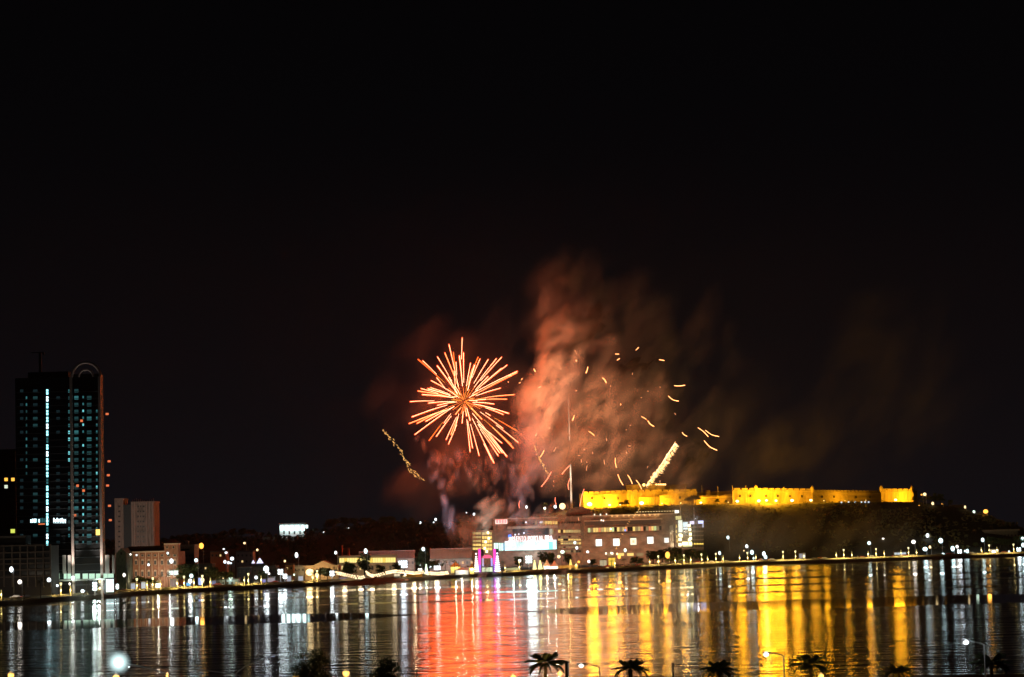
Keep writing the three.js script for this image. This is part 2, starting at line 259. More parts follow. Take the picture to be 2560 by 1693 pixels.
{ // pink building with the turret
  const b = building('pink_building', 'long pink building with a square corner turret and arched windows', 1078, 315, 446, 1468);
  const pink = std(.52, .27, .18, .9, { map: grime }), trim = std(.6, .5, .42), tile = std(.13, .045, .035, .9, { map: grime }), arch = std(.07, .075, .085, .5);
  b.body('wall', 315, 446, 1381, pink, 22); b.body('turret', 411, 446, 1361, pink, 7).position.z += .6;
  b.add('cornice', 314, 412, 1378.5, 1381.5, trim, -1, .9); b.add('cornice', 410, 447, 1358.5, 1361.5, trim, -7, 1.5);
  const hip = (a, e, t, u, dz, z) => { const l = b.at(a, u), r = b.at(e, u), h = b.at((a + e) / 2, t).y - l.y, g = new THREE.CylinderGeometry(.02, 1, h, 4).rotateY(Math.PI / 4).translate(0, h / 2, 0); g.scale((r.x - l.x) * .74, 1, dz); const m = mesh('roof', g, tile, b.o); m.position.set((l.x + r.x) / 2, (l.y + r.y) / 2, z); };
  hip(408, 449, 1347, 1359, 6, -3); 
  b.add('roof', 316, 410, 1366, 1379, tile, -20, -4);
  for (const x of [323.5, 340, 356, 372, 388, 405, 422, 437]) {
    const z = x > 411 ? .62 : 0, w = x > 411 ? 4 : 3.4;
    for (const [t, u, lit] of [[1386, 1392, 0], [1401, 1413, 1], [1428, 1442, 2]]) {
      const win = windowIn(b, x - w, x + w, t, u, arch, trim, .3); win.position.z += z;
      if (lit) { const c = mesh('arch_head', new THREE.CylinderGeometry(1, 1, .3, 12, 1, false, 0, Math.PI).rotateX(Math.PI / 2).rotateZ(Math.PI / 2).scale(w * b.D / F, w * b.D / F, 1), trim, b.o); c.position.copy(win.position); c.position.y += (u - t) / 2 * b.D / F; }
    }
  }
  for (const x of [418, 434]) windowIn(b, x - 2.5, x + 2.5, 1365, 1372, dimGlass, trim).position.z += .6;
  for (const x of [331, 348, 364, 380, 397, 411]) b.add('pilaster', x - .7, x + .7, 1382, 1466, trim, 0, .35);
  b.add('lit_canopy', 424, 446, 1427, 1437, glow(1.1, 1.3, 1.2), .7, 2.4); 
  lamp(b.at(428, 1441, 5).add(b.o.position), RGB(.9, 1, .92), 60, .4); for (const [x, I] of [[420, 420], [385, 260], [340, 200]]) spot(b.at(x, 1458, 15).add(b.o.position), b.at(x, 1410).add(b.o.position), RGB(1, .66, .38), I, 1);
  const g = building('gabled_house', 'narrow grey-green gabled house wall between the tower and pink building', 1060, 290, 316, 1455);
  const gm = std(.25, .33, .28, .9, { map: grime }); g.body('wall', 290, 316, 1384, gm, 18);
  const l = g.at(290, 1384), r = g.at(316, 1384), t = g.at(303, 1371), sh = new THREE.Shape([new THREE.Vector2(l.x, l.y), new THREE.Vector2(r.x, r.y), new THREE.Vector2(t.x, t.y)]);
  mesh('gable', new THREE.ExtrudeGeometry(sh, { depth: 18, bevelEnabled: false }).translate(0, 0, -18), gm, g.o); g.add('downpipe', 313.5, 314.6, 1386, 1450, frameM, 0, .25);
  windowIn(g, 300, 306, 1380, 1388, dimGlass);
  const k = building('office_block', 'plain beige block with three rows of dark windows behind the turret', 1160, 446, 486, 1440);
  k.body('wall', 446, 486, 1366, std(.36, .29, .26, .9, { map: grime }), 16); k.add('window', 453, 474, 1372, 1377, darkGlass, 0, .15);
  for (const y of [1387, 1399, 1411]) for (const x of [450, 457, 464, 471, 478]) windowIn(k, x, x + 5, y, y + 5, dimGlass);
  k.add('roof_edge', 445, 487, 1362, 1367, std(.3, .25, .23), -16, .5); k.add('water_tank', 458, 466, 1352, 1362, frameM, -10, -7);
}
function lowHouse(name, label, D, x0, x1, y0, wall, opts = {}) {
  const b = building(name, label, D, x0, x1, 1440); b.body('wall', x0, x1, y0, wall, opts.depth ?? 12);
  b.add('roof', x0 - 1, x1 + 1, y0 - 2.5, y0 + .5, opts.roof ?? std(.1, .09, .09), -(opts.depth ?? 12), 1);
  const n = Math.max(2, Math.round((x1 - x0) / 11)), h = (opts.bottom ?? 1440) - y0;
  for (let r = 0; r < Math.max(1, Math.floor(h / 15)); r++) for (let i = 0; i < n; i++) { const x = x0 + (i + .5) * (x1 - x0) / n, y = y0 + 6 + r * 15; windowIn(b, x - 2.4, x + 2.4, y, y + 6, rnd() < (opts.lit ?? .12) ? glow(.9, .65, .25) : dimGlass); }
  return b;
}
lowHouse('warehouse', 'low dark shed with a flat roof beside the beige block', 1120, 487, 530, 1412, std(.1, .09, .085));
lowHouse('orange_house', 'small orange-lit house high up behind the dark shed', 1250, 526, 566, 1380, std(.35, .17, .08), { bottom: 1400 });
lowHouse('grey_building', 'grey three-storey building behind a dark tree and orange house', 1210, 590, 632, 1380, std(.24, .21, .2), { bottom: 1425 });
lowHouse('dark_block', 'dark flat block standing right by the white canopies', 1110, 594, 626, 1420, std(.04, .04, .045));
lowHouse('shop_row', 'row of dim brown shops under a long dark roof', 1120, 620, 690, 1418, std(.15, .11, .1));
lowHouse('blue_shed', 'pale blue-white lit kiosk on the promenade before dark houses', 1085, 542, 596, 1449, std(.4, .5, .62), { bottom: 1449, depth: 6 });
lowHouse('orange_hut', 'small orange-lit hut beside the pedimented hall', 1140, 713, 733, 1412, std(.45, .23, .1), { depth: 7, bottom: 1420 });
lowHouse('grey_wall_house', 'plain grey house between the orange hut and hall', 1150, 733, 762, 1416, std(.22, .22, .2), { bottom: 1430 });
lowHouse('brown_house', 'dark brown house behind the palms left of the tents', 1120, 668, 712, 1424, std(.13, .1, .085), { bottom: 1440 });
{ // white canopies glowing on a roof, and the floodlit wall on the far hill
  const b = building('canopy_roof', 'two glowing white canopies on a dark flat roof', 1190, 624, 662, 1440); b.body('wall', 624, 662, 1410, std(.07, .065, .07), 10);
  for (const [a, e, t] of [[628, 637, 1401], [640, 658, 1396]]) { const l = b.at(a, 1409), r = b.at(e, 1409), tp = b.at((a + e) / 2, t); const g = new THREE.CylinderGeometry(.15, 1, tp.y - l.y, 10).scale((r.x - l.x) / 2, 1, 1.6); const m = mesh('lit_canopy', g, glow(1.1, 1.1, 1.5), b.o); m.position.set((l.x + r.x) / 2, (tp.y + l.y) / 2, -1); }
  const w = building('floodlit_house', 'white floodlit house with five wall lamps on the distant hill', 1470, 698, 764, 1345);
  w.body('wall', 699, 762, 1311, white, 10); w.add('roof', 697, 764, 1308, 1311.5, std(.2, .2, .2), -10, 1);
  for (const x of [704, 717, 730, 743, 757]) { const m = w.add('wall_lamp', x - 3.2, x + 3.2, 1314, 1326, glow(3.4, 5, 5), .6, 1.1); lamp(m.position.clone().add(w.o.position).add(V(0, -1.5, 2.2)), RGB(.75, 1, 1), 22, .5); }
  for (const x of [710, 723, 736, 750]) windowIn(w, x - 2, x + 2, 1328, 1336, dimGlass);
  w.add('annex', 764, 770, 1312, 1322, white, -4, 0); w.add('wall_lamp', 764, 769, 1313, 1320, glow(2, 3.2, 3.2), 0, .5);
}
{ // hall with the pediment, the long lit gallery, the long roofs and chimneys
  const b = building('pedimented_hall', 'warmly lit hall with a low pediment and tall openings', 1150, 760, 846, 1446);
  const cream = std(.5, .38, .25, .9, { map: grime }); b.body('wall', 760, 846, 1416, cream, 16); b.add('cornice', 758, 848, 1413.5, 1416.5, cream, -1, 1.2);
  const l = b.at(783, 1414), r = b.at(834, 1413), t = b.at(808, 1402), sh = new THREE.Shape([new THREE.Vector2(l.x, l.y), new THREE.Vector2(r.x, r.y), new THREE.Vector2(t.x, t.y)]);
  mesh('pediment', new THREE.ExtrudeGeometry(sh, { depth: 12, bevelEnabled: false }).translate(0, 0, -11), cream, b.o);
  for (let i = 0; i < 7; i++) { const x = 768 + i * 12; windowIn(b, x - 3, x + 3, 1422, 1438, i === 4 || i === 1 ? glow(1, .6, .2) : dimGlass, cream); b.add('column', x + 5, x + 6.6, 1417, 1444, cream, 0, .9); }
  for (const x of [776, 815]) spot(b.at(x, 1438, 9).add(b.o.position), b.at(x, 1418).add(b.o.position), RGB(1, .64, .28), 420, 1.1);
  const g = building('lit_gallery', 'long gallery with a yellow frieze, its floodlight painted as glow', 1195, 846, 992, 1445);
  g.body('wall', 846, 992, 1408, std(.42, .33, .24, .9, { map: grime }), 9); g.add('frieze', 847, 990, 1391, 1408, std(.3, .24, .16), -9, -.3);
  for (let i = 0; i < 22; i++) { const x = 848.5 + i * 6.4; g.add('pane', x, x + 5.7, 1395 - (x - 919) * .01, 1407, i % 5 === 2 ? glow(1, .72, .12) : glow(1.25, .98, .3), -.3, -.1); }  // floodlight on the frieze painted as a row of glowing strips
  for (let i = 0; i < 9; i++) { const x = 856 + i * 15; windowIn(g, x - 3, x + 3, 1414, 1426, i % 3 ? dimGlass : glow(1, .7, .25)); }
  g.add('roof_edge', 845, 993, 1388, 1391.5, std(.22, .18, .15), -9, .3);
  for (const x of [880, 960]) spot(g.at(x, 1432, 12).add(g.o.position), g.at(x, 1412).add(g.o.position), RGB(1, .68, .36), 330, 1.1);
  for (const [x, t, w] of [[856, 1363, 3.2], [873, 1371, 2.6]]) { const c = building('chimney', x < 860 ? 'taller of two reddish brick chimneys behind the lit gallery' : 'shorter of two reddish brick chimneys behind the lit gallery', 1215, x - w, x + w, 1440, 'chimney'); const p = c.at(x, t), h = p.y; const m = mesh('shaft', cyl(.75, .5, h, 10), std(.4, .14, .08), c.o); mesh('cap', cyl(.62, .62, .5, 10).translate(0, h - .4, 0), std(.3, .12, .08), c.o); mesh('base_block', box(-.95, .95, 0, 3, -.95, .95), std(.3, .12, .08), c.o); }
  for (const [x0, x1, t, u, lab, m] of [[894, 1036, 1378, 1398, 'long hall under a pale grey sloping roof behind the lit gallery', std(.26, .24, .24, .8, { map: grime })], [1074, 1180, 1372, 1398, 'long hall under a grey-green sloping roof next to shopping building', std(.24, .27, .23, .8, { map: grime })]]) {
    const r2 = building('long_hall', lab, 1270, x0, x1, 1440); r2.body('wall', x0, x1, u, std(.34, .29, .25, .9, { map: grime }), 20);
    const A = r2.at(x0, (t + u) / 2), B = r2.at(x1, (t + u) / 2), y0 = r2.at((x0 + x1) / 2, u).y, y1 = r2.at((x0 + x1) / 2, t).y, n = Math.round((B.x - A.x) / 3.2);
    for (let i = 0; i < n; i++) { const w = (B.x - A.x) / n, pan = mesh('roof_panel', unit(w * .97, Math.hypot(y1 - y0, 9), .25), m, r2.o); pan.position.set(A.x + (i + .5) * w, (y0 + y1) / 2, -4); pan.rotation.x = -Math.atan2(9, y1 - y0); }
    for (let i = 0; i < Math.round((x1 - x0) / 11); i++) windowIn(r2, x0 + 3 + i * 11, x0 + 9 + i * 11, u + 5, u + 13, rnd() < .3 ? glow(.8, .5, .2) : dimGlass);
    for (const x of [x0 + (x1 - x0) * .25, x0 + (x1 - x0) * .75]) spot(r2.at(x, 1412, 24).add(r2.o.position), r2.at(x, (t + u) / 2, -4).add(r2.o.position), RGB(1, .9, .85), 1100, 1.2);  // unseen spots added to lighten the sloping roofs
    r2.add('ridge_cap', x0, x1, t - .8, t + 1, frameM, -9, -8);
  }
}
// ---------------------------------------------------------------- the shopping building
{
  const b = building('shopping_building', 'wide shopping building with a bright screen, domed roof and five square lit panels', 1395, 1180, 1690, 1422);
  const plaster = std(.42, .30, .24, .9, { map: grime }), dark = std(.10, .08, .075), pale = std(.55, .47, .38, .85), Y = (x, y) => y - (x - 1435) * .028;
  const A = (n, a, e, t, u, m, z0, z1) => b.add(n, a, e, t, u, m, z0, z1);
  const lit = glow(1.15, .78, .22), lit2 = glow(.62, .46, .17), lit3 = glow(.28, .2, .09), green = glow(.7, .85, .35), redL = glow(.9, .3, .12), blueL = glow(.35, .5, 1.3), warmBulb = glow(4, 3.4, 1.6);
  b.body('wall', 1180, 1234, 1326, plaster, 18); b.body('wall', 1234, 1394, 1297, plaster, 24); b.body('wall', 1394, 1456, 1291, plaster, 23); b.body('wall', 1456, 1690, 1288, plaster, 24);
  // glowing wing by the gate: five floors of lit glass
  for (let k = 0; k < 5; k++) { const y = 1331 + k * 9.6; for (let i = 0; i < 3; i++) A('window', 1182 + i * 7, 1188.4 + i * 7, y, y + 5.5, k > 2 ? lit : lit2, .1, .4); for (let i = 0; i < 4; i++) A('window', 1205 + i * 6.4, 1210.6 + i * 6.4, y, y + 7, k > 0 ? lit : lit2, .1, .4); A('floor_slab', 1180, 1233, y + 7, y + 8.8, plaster, 0, .9); }
  for (const [x, y] of rows('1220 1332;1222 1346;1214 1355;1212 1371;1217 1379')) { const m = A('bulb', x - 2.6, x + 2.6, y - 3, y + 3, warmBulb, 1, 1.8); }
  lamp(b.at(1217, 1370, 5).add(b.o.position), RGB(1, .8, .35), 60, .4);
  // main front: cornice, window strip, ledge, recess
  A('cornice', 1233, 1395, 1294.5, 1297.5, pale, -3, 1.2); A('ledge', 1268, 1394, 1315, 1321, pale, 0, 2.2); A('recess', 1282, 1372, 1322, 1338, std(.05, .06, .08, .4), .05, .3);
  for (let i = 0; i < 14; i++) { const x = 1306 + i * 6.3; A('window', x, x + 5.4, 1303, 1311, x > 1358 ? lit : x > 1345 ? lit2 : i % 4 === 1 ? lit3 : darkGlass, .05, .35); }
  A('window', 1376, 1385, 1322, 1336, lit3, .05, .4);
  for (let i = 0; i < 5; i++) A('lamp_strip', 1374, 1381, 1323 + i * 3, 1324.2 + i * 3, glow(.8, .9, .75), .4, .6);
  for (const [x, y] of rows('1288 1337;1297 1336;1310 1333;1315 1306;1351 1306;1355 1305')) A('lamp', x - 1.6, x + 1.6, y - 1.8, y + 1.8, glow(1.6, 1.9, 2.4), .4, .8);
  A('blue_lamp', 1271, 1278, 1337, 1343.5, glow(.1, .55, 2.6), .5, 1.6);
  // signs and screens
  A('sign_board', 1238, 1268, 1297.5, 1310, glow(2.0, 1.25, 1.1), .1, .7); for (let i = 0; i < 4; i++) A('sign_letter', 1240.5 + i * 6.9, 1245.5 + i * 6.9, 1299.5, 1308, glow(2.6, .5, .5), .7, .95);
  A('screen', 1262, 1391, 1354, 1375, glow(1.15, 1.9, 1.9), .3, 1.1); A('screen_stripe', 1372, 1382, 1355, 1374, glow(.35, 1.6, 1.35), 1.1, 1.2); A('screen_frame', 1260.5, 1392.5, 1375, 1377, frameM, .1, 1.3); A('screen_frame', 1392, 1393.6, 1353, 1377, frameM, .1, 1.3); A('screen_frame', 1262, 1391, 1351.6, 1354, glow(1.7, 1.5, 1.6), .3, 1.0);
  for (const [x0, x1] of rows('1235 1239.5;1241 1245.5;1247 1252;1253 1258')) A('lit_banner', x0, x1, 1358, 1377, glow(1.1, 1.8, 1.6), .4, .8);
  A('blue_panel', 1258.6, 1261, 1358, 1376, glow(.15, .6, 1.1), .3, .7);
  const font = await new FontLoader().loadAsync('fonts/droid/droid_sans_bold.typeface.json'), letterM = glow(3.2, 2.7, 2.8), s = b.D / F;
  { // the row of white letters over the screen
    const text = 'INSENIO PORTAL ERA', size = 11.5 * s, widths = [...text].map((c) => font.data.glyphs[c].ha / font.data.resolution * size), total = widths.reduce((a, c) => a + c, 0), span = (1381 - 1271) * s, k = span / total;
    let x = b.at(1271, 1347).x; const g0 = b.at(1326, 1352).y;
    [...text].forEach((c, i) => { if (c !== ' ') { const m = mesh('letter', new TextGeometry(c, { font, size, depth: .5, curveSegments: 3 }).scale(k, 1, 1), letterM, b.o); m.position.set(x, g0, .5); } x += widths[i] * k; });
  }
  lamp(b.at(1330, 1366, 6).add(b.o.position), RGB(.75, 1, 1), 420, 2.5);
  // glazed middle part under the dome
  for (const [t, u, m, n] of [[1325, 1332, lit2, 9], [1341, 1346, lit3, 9], [1347.5, 1351.5, lit, 9], [1353, 1361, lit2, 9], [1364.5, 1370, lit3, 9], [1374, 1381, lit3, 9], [1304, 1309, darkGlass, 9]])
    for (let i = 0; i < n; i++) { const x = 1395.5 + i * 6.4; A('window', x, x + 5.6, t, u, m === lit2 && rnd() < .25 ? lit : rnd() < .15 ? darkGlass : m, .05, .35); }
  for (let k = 0; k < 5; k++) A('floor_slab', 1394, 1454, 1334.5 + k * 9.8, 1337 + k * 9.8, plaster, 0, .8);
  A('dark_pier', 1451, 1459, 1306, 1348, dark, .1, 1.6);
  { const c = b.at(1449, 1289, -12), r = b.at(1483, 1289).x - b.at(1449, 1289).x, h = b.at(1449, 1267).y - c.y; const g = new THREE.CylinderGeometry(1, 1, 20, 28, 1, false, 0, Math.PI).rotateZ(Math.PI / 2).rotateY(Math.PI / 2).scale(r, h, 1); mesh('domed_roof', g, std(.34, .25, .2, .7, { map: grime, side: THREE.DoubleSide }), b.o).position.copy(c); }
  // long right part
  A('balcony', 1462, 1652, Y(1560, 1305), Y(1560, 1315), dark, .05, 1.2); A('balcony_rail', 1460, 1656, Y(1560, 1302.5), Y(1560, 1305), pale, 0, 1.5); A('cornice', 1456, 1691, 1286, 1289, pale, -3, 1);
  for (let i = 0; i < 28; i++) { const x = 1470 + i * 6.6, y = Y(x, 1318), q = rnd(); A('window', x, x + 5.7, y + 2, y + 14, q < .18 ? green : q < .4 ? lit : q < .62 ? lit2 : q < .68 ? redL : q < .72 ? blueL : q < .86 ? lit3 : darkGlass, .05, .35); }
  A('window_head', 1468, 1656, 1315, 1318, plaster, 0, .8); A('window_sill', 1468, 1656, 1332.5, 1335, plaster, 0, .8);
  for (const x of [1530, 1543, 1559, 1572, 1586, 1598, 1612, 1625, 1637, 1646]) { const y = Y(x, 1293); A('wall_lamp', x - 1.8, x + 1.8, y - 2, y + 1.5, glow(1.3, .8, .3), .2, .7); lamp(b.at(x, y + 2, 1.6).add(b.o.position), RGB(1, .6, .22), 7, .3); }
  for (let i = 0; i < 14; i++) { const x = 1592 + i * 6.8, y = Y(x, 1285); A('edge_lamp', x, x + 3.5, y - 1, y + .4, glow(1.5, 1.1, .5), 1, 1.3); }
  for (const [x, y, w, h, sh] of [[1497, 1357, 15, 17, 0], [1541, 1356, 15.5, 18, 0], [1583.5, 1354, 15, 17, 1], [1626, 1351, 15, 17, 2], [1666.5, 1351, 11, 12, 0]]) {
    A('lit_panel', x - w / 2, x + w / 2, y - h / 2, y + h / 2, sh === 1 ? glow(1.35, 1.2, .85) : glow(1.75, 1.7, 1.5), .1, .6); if (sh) A('panel_mark', x - 3, x + 3, y - 3, y + 3.5, sh === 1 ? glow(1.3, .75, .4) : glow(1.2, 1.25, 1.3), .6, .66);
    A('panel_frame', x - w / 2 - .7, x + w / 2 + .7, y + h / 2, y + h / 2 + .8, frameM, 0, .8); A('panel_frame', x - w / 2 - .7, x + w / 2 + .7, y - h / 2 - .8, y - h / 2, frameM, 0, .8);
    lamp(b.at(x, y, 2.2).add(b.o.position), RGB(1, .95, .8), 5, .8);
  }
  A('white_wall', 1675, 1684, 1314, 1392, pale, 0, 1.4); lamp(b.at(1679.5, 1366, 4).add(b.o.position), RGB(1, .9, .6), 30, .4); lamp(b.at(1679.5, 1330, 4).add(b.o.position), RGB(1, .9, .6), 18, .4);
  for (let i = 0; i < 6; i++) A('shopfront', 1520 + i * 24, 1536 + i * 24, 1383, 1390, i === 1 || i === 2 ? lit : lit3, .1, .5);
  for (const [x, y] of rows('1486 1288;1501 1288;1516 1287;1503 1302;1508 1303')) A('lamp', x - 1.4, x + 1.4, y - 3, y + 1, glow(2.2, 1.8, 1.4), 1.3, 1.8);
  for (const [x, y, c] of [[1515, 1384, 0], [1528, 1383, 0], [1531, 1384, 0], [1563, 1326, 1], [1527, 1323, 0]]) A('lamp', x - 2, x + 2, y - 2.5, y + 2.5, c ? blueL : glow(2.4, 1.9, 1.4), .5, 1.1);
  for (const [x, I] of [[1425, 600], [1480, 820], [1545, 820], [1610, 760], [1665, 600]]) spot(b.at(x, 1402, 26).add(b.o.position), b.at(x, 1340).add(b.o.position), RGB(1, .58, .3), I, 1.1); for (const [x, I] of [[1260, 500], [1350, 500]]) spot(b.at(x, 1406, 20).add(b.o.position), b.at(x, 1350).add(b.o.position), RGB(1, .8, .72), I, 1.1);  // unseen uplights added to brighten the shopping front
  // end tower, a building of its own
  const t = building('end_tower', 'narrow lit end tower of floors with white screens and rows of lamps', 1385, 1690, 1760, 1420);
  t.body('wall', 1690, 1759, 1303, std(.2, .14, .12), 16);
  const bulb = glow(4, 3.6, 1.8), wl = glow(1.7, 1.9, 1.5);
  t.add('lit_box', 1689, 1703, 1290.5, 1299.5, glow(1.15, 1.0, .4), 0, 2); t.add('roof_lamp', 1687, 1697, 1276, 1283, glow(3, 2.8, 2.2), 0, 1.2);
  t.add('light_strip', 1696, 1706, 1301, 1331, wl, .2, .9);
  for (let k = 0; k < 6; k++) { const y = 1313 + k * 10.5; t.add('floor_slab', 1706, 1759, y + 4, y + 6.5, std(.34, .25, .2), 0, 1.4); for (const x of [1709, 1715.5, 1728, 1737, 1745, 1752]) t.add('window', x, x + 5.4, y - 3, y + 3.6, k > 2 && x < 1720 ? lit3 : x > 1730 ? std(.1, .07, .05, .4) : darkGlass, .05, .3); }
  for (const [x, y] of rows('1691 1316;1691 1329;1692 1342;1693 1353')) t.add('window', x - 1.5, x + 1.5, y - 4, y + 4, lit, .1, .6);
  for (const [x, y] of rows('1700 1338;1700 1349;1700 1362;1703 1340')) t.add('bulb', x - 3.6, x + 3.6, y - 3.6, y + 3.6, bulb, .4, 1.2);
  for (const [x, y] of rows('1722.5 1314;1724 1324;1725.5 1335.5;1723 1350;1726 1346')) t.add('bulb', x - 3, x + 3, y - 3.3, y + 3.3, bulb, 1.5, 2.3);
  for (const x of [1709, 1716, 1725.5]) t.add('bulb', x - 3.7, x + 3.7, 1355, 1363, bulb, 1.5, 2.3); t.add('light_strip', 1707, 1730, 1363, 1366.5, glow(1.2, 1.1, .5), 1.5, 2);
  for (let i = 0; i < 7; i++) t.add('bulb', 1735 + i * 3.4, 1737.4 + i * 3.4, 1358 + (i % 2), 1361.5, glow(1.7, 1.2, .2), 1.5, 2);
  t.add('screen', 1707.5, 1719, 1305.5, 1324, glow(1.3, 1.65, 1.75), .5, 1.4); t.add('screen', 1724, 1735, 1303, 1311, glow(1.3, 1.2, 1.6), 1.5, 2.2); t.add('screen', 1745, 1758, 1302, 1309.5, glow(1.2, 1.3, 2.2), 1.5, 2.2); t.add('screen', 1755.5, 1758.5, 1309.5, 1319, glow(.7, .7, .9), 1.5, 2.2);
  for (const [x, y0] of [[1702, 1269], [1736, 1268]]) { const p = t.at(x, y0), h = p.y - t.at(x, 1303).y; mesh('roof_mast', cyl(.3, .18, h), pale, t.o).position.set(p.x, p.y - h, -4); }
  lamp(t.at(1712, 1330, 6).add(t.o.position), RGB(1, .92, .7), 60, .5); lamp(t.at(1738, 1296, 3).add(t.o.position), RGB(.9, .92, 1), 20, .4);
}
{ // the tall flagpole
  const c = P(1429, 1268, 1440), o = thing('flagpole', 'very tall white tapering flagpole rising beside the fort into the smoke', 'flagpole', V(c.x, land(c.x, c.z), c.z)), top = P(1421, 1000, 1440).y - o.position.y;
  mesh('pole', cyl(.78, .16, top, 14), std(.7, .66, .6, .5), o); mesh('finial', new THREE.SphereGeometry(.35, 8, 6).translate(0, top, 0), std(.7, .66, .6), o); mesh('plinth', cyl(2.2, 1.6, 1.6, 12), concrete, o);
  spot(V(c.x - 3, c.y - 4, c.z + 14), V(c.x, c.y + 14, c.z), RGB(1, .84, .66), 2600, .5); spot(V(c.x + 3, c.y - 2, c.z + 16), V(c.x, c.y + 36, c.z), RGB(1, .8, .6), 15000, .4); spot(V(c.x + 5, c.y - 1, c.z + 22), V(c.x, c.y + 56, c.z), RGB(1, .8, .62), 30000, .35);
}
// ---------------------------------------------------------------- the fort on the hill
{
  const c = P(1870, 1255, 1500), o = thing('fort', 'long low stone fort glowing yellow along the hilltop', 'fort', V(c.x, land(c.x, c.z), c.z));
  const stain = gray(256, 64, (x, y) => .6 + .34 * N3(x * .05, y * .012, 2) + .22 * N3(x * .16, y * .05, 6) + .14 * N3(x * .5, y * .4, 9)), wallM = std(.62, .5, .25, .9, { map: stain }), cap = std(.46, .37, .2, .9), old = std(.4, .31, .17, .9, { map: grime });
  const loc = (x, y, D) => P(x, y, D - 140).sub(o.position);
  function wall(x0, x1, t0, t1, base, D0, D1, m = wallM, merlons = true) {
    const a = loc(x0, t0, D0), b = loc(x1, t1, D1), y0 = Math.min(loc(x0, base, D0).y, loc(x1, base, D1).y) - 4, n = V(b.z - a.z, 0, a.x - b.x).normalize(), th = 4, slope = .08;
    if (n.z < 0) n.negate();
    const pos = [], v = (p, y, k) => pos.push(p.x + n.x * k, y, p.z + n.z * k), h = (p) => (p.y - y0) * slope;
    for (const [p, q] of [[a, b]]) { v(p, y0, h(p)); v(q, y0, h(q)); v(q, q.y, 0); v(p, p.y, 0); v(p, y0, -th); v(q, y0, -th); v(q, q.y, -th); v(p, p.y, -th); }
    const g = new THREE.BufferGeometry(); g.setAttribute('position', new THREE.Float32BufferAttribute(pos, 3));
    g.setIndex([0, 1, 2, 0, 2, 3, 3, 2, 6, 3, 6, 7, 1, 5, 6, 1, 6, 2, 4, 0, 3, 4, 3, 7, 5, 4, 7, 5, 7, 6]);
    const f = g.toNonIndexed(), p = f.attributes.position, uv = []; for (let i = 0; i < p.count; i++) uv.push((p.getX(i) + p.getZ(i)) / 26, p.getY(i) / 14);
    f.setAttribute('uv', new THREE.Float32BufferAttribute(uv, 2)); f.computeVertexNormals(); mesh('rampart', f, m, o);
    const L = a.distanceTo(b), k = Math.max(1, Math.round(L / 4.4)), ang = -Math.atan2(b.z - a.z, b.x - a.x);
    mesh('string_course', unit(L, .5, .5), cap, o).position.set((a.x + b.x) / 2 + n.x * .3, (a.y + b.y) / 2 - 1.2, (a.z + b.z) / 2 + n.z * .3); o.children[o.children.length - 1].rotation.y = ang;
    if (merlons) for (let i = 0; i < k; i++) { const s = (i + .5) / k, e = mesh('merlon', unit(3.5, 1.1, 1.2), m, o); e.position.set(a.x + (b.x - a.x) * s - n.x * .65, a.y + (b.y - a.y) * s + .5, a.z + (b.z - a.z) * s - n.z * .65); e.rotation.y = ang; }
  }
  wall(1458, 1500, 1234, 1233, 1270, 1632, 1640); wall(1500, 1566, 1233, 1229, 1266, 1640, 1652); wall(1566, 1642, 1230, 1229, 1264, 1652, 1640); wall(1642, 1742, 1229, 1227, 1262, 1640, 1655);
  wall(1735, 1792, 1240, 1239, 1260, 1640, 1636, old, false); wall(1790, 1834, 1241, 1235, 1259, 1640, 1648, old, false);
  wall(1833, 1890, 1225, 1224.5, 1257, 1640, 1634); wall(1890, 2031, 1224.5, 1226, 1256, 1634, 1652); wall(2031, 2118, 1229, 1230, 1254, 1656, 1690); wall(2118, 2203, 1230, 1231, 1253, 1690, 1720, old); wall(2203, 2284, 1226, 1226.5, 1254, 1690, 1672);
  const slit = std(.02, .018, .015); for (const [x, y, D] of rows('1480 1246 1635;1512 1246 1641;1545 1246 1648;1588 1245 1649;1700 1244 1648;1850 1240 1637;1876 1240 1634;1915 1240 1637;1945 1240 1640;1975 1241 1644;2005 1241 1648;2055 1242 1663;2085 1242 1676;2140 1243 1696;2175 1243 1709;2225 1239 1686;2258 1239 1679')) { const e = mesh('embrasure', unit(1.1, 1.5, 1.2), slit, o); e.position.copy(loc(x, y, D)); }
  const block = (n, x0, x1, y0, y1, D, dep, m) => { const a = loc(x0, (y0 + y1) / 2, D), b = loc(x1, (y0 + y1) / 2, D), t = loc((x0 + x1) / 2, y0, D).y, u = loc((x0 + x1) / 2, y1, D).y, g = mesh(n, unit(b.x - a.x, t - u, dep), m, o); g.position.set((a.x + b.x) / 2, (t + u) / 2, a.z - dep / 2); return g; };
  block('keep', 1566, 1662, 1213, 1232, 1668, 24, wallM); block('keep_roof', 1564, 1664, 1211, 1213.4, 1667, 26, cap); block('barracks', 1662, 1716, 1214, 1230, 1680, 14, std(.22, .17, .12)); block('barracks_roof', 1660, 1718, 1212, 1214.4, 1679, 16, std(.2, .13, .1));
  block('casemate', 1742, 1834, 1229, 1244, 1668, 10, std(.2, .15, .1)); block('gatehouse', 1766, 1776, 1226, 1244, 1660, 6, old); block('arch_wall', 1644, 1680, 1238, 1246, 1639, 2, old); block('ravelin', 1598, 1650, 1243, 1262, 1634, 6, wallM);
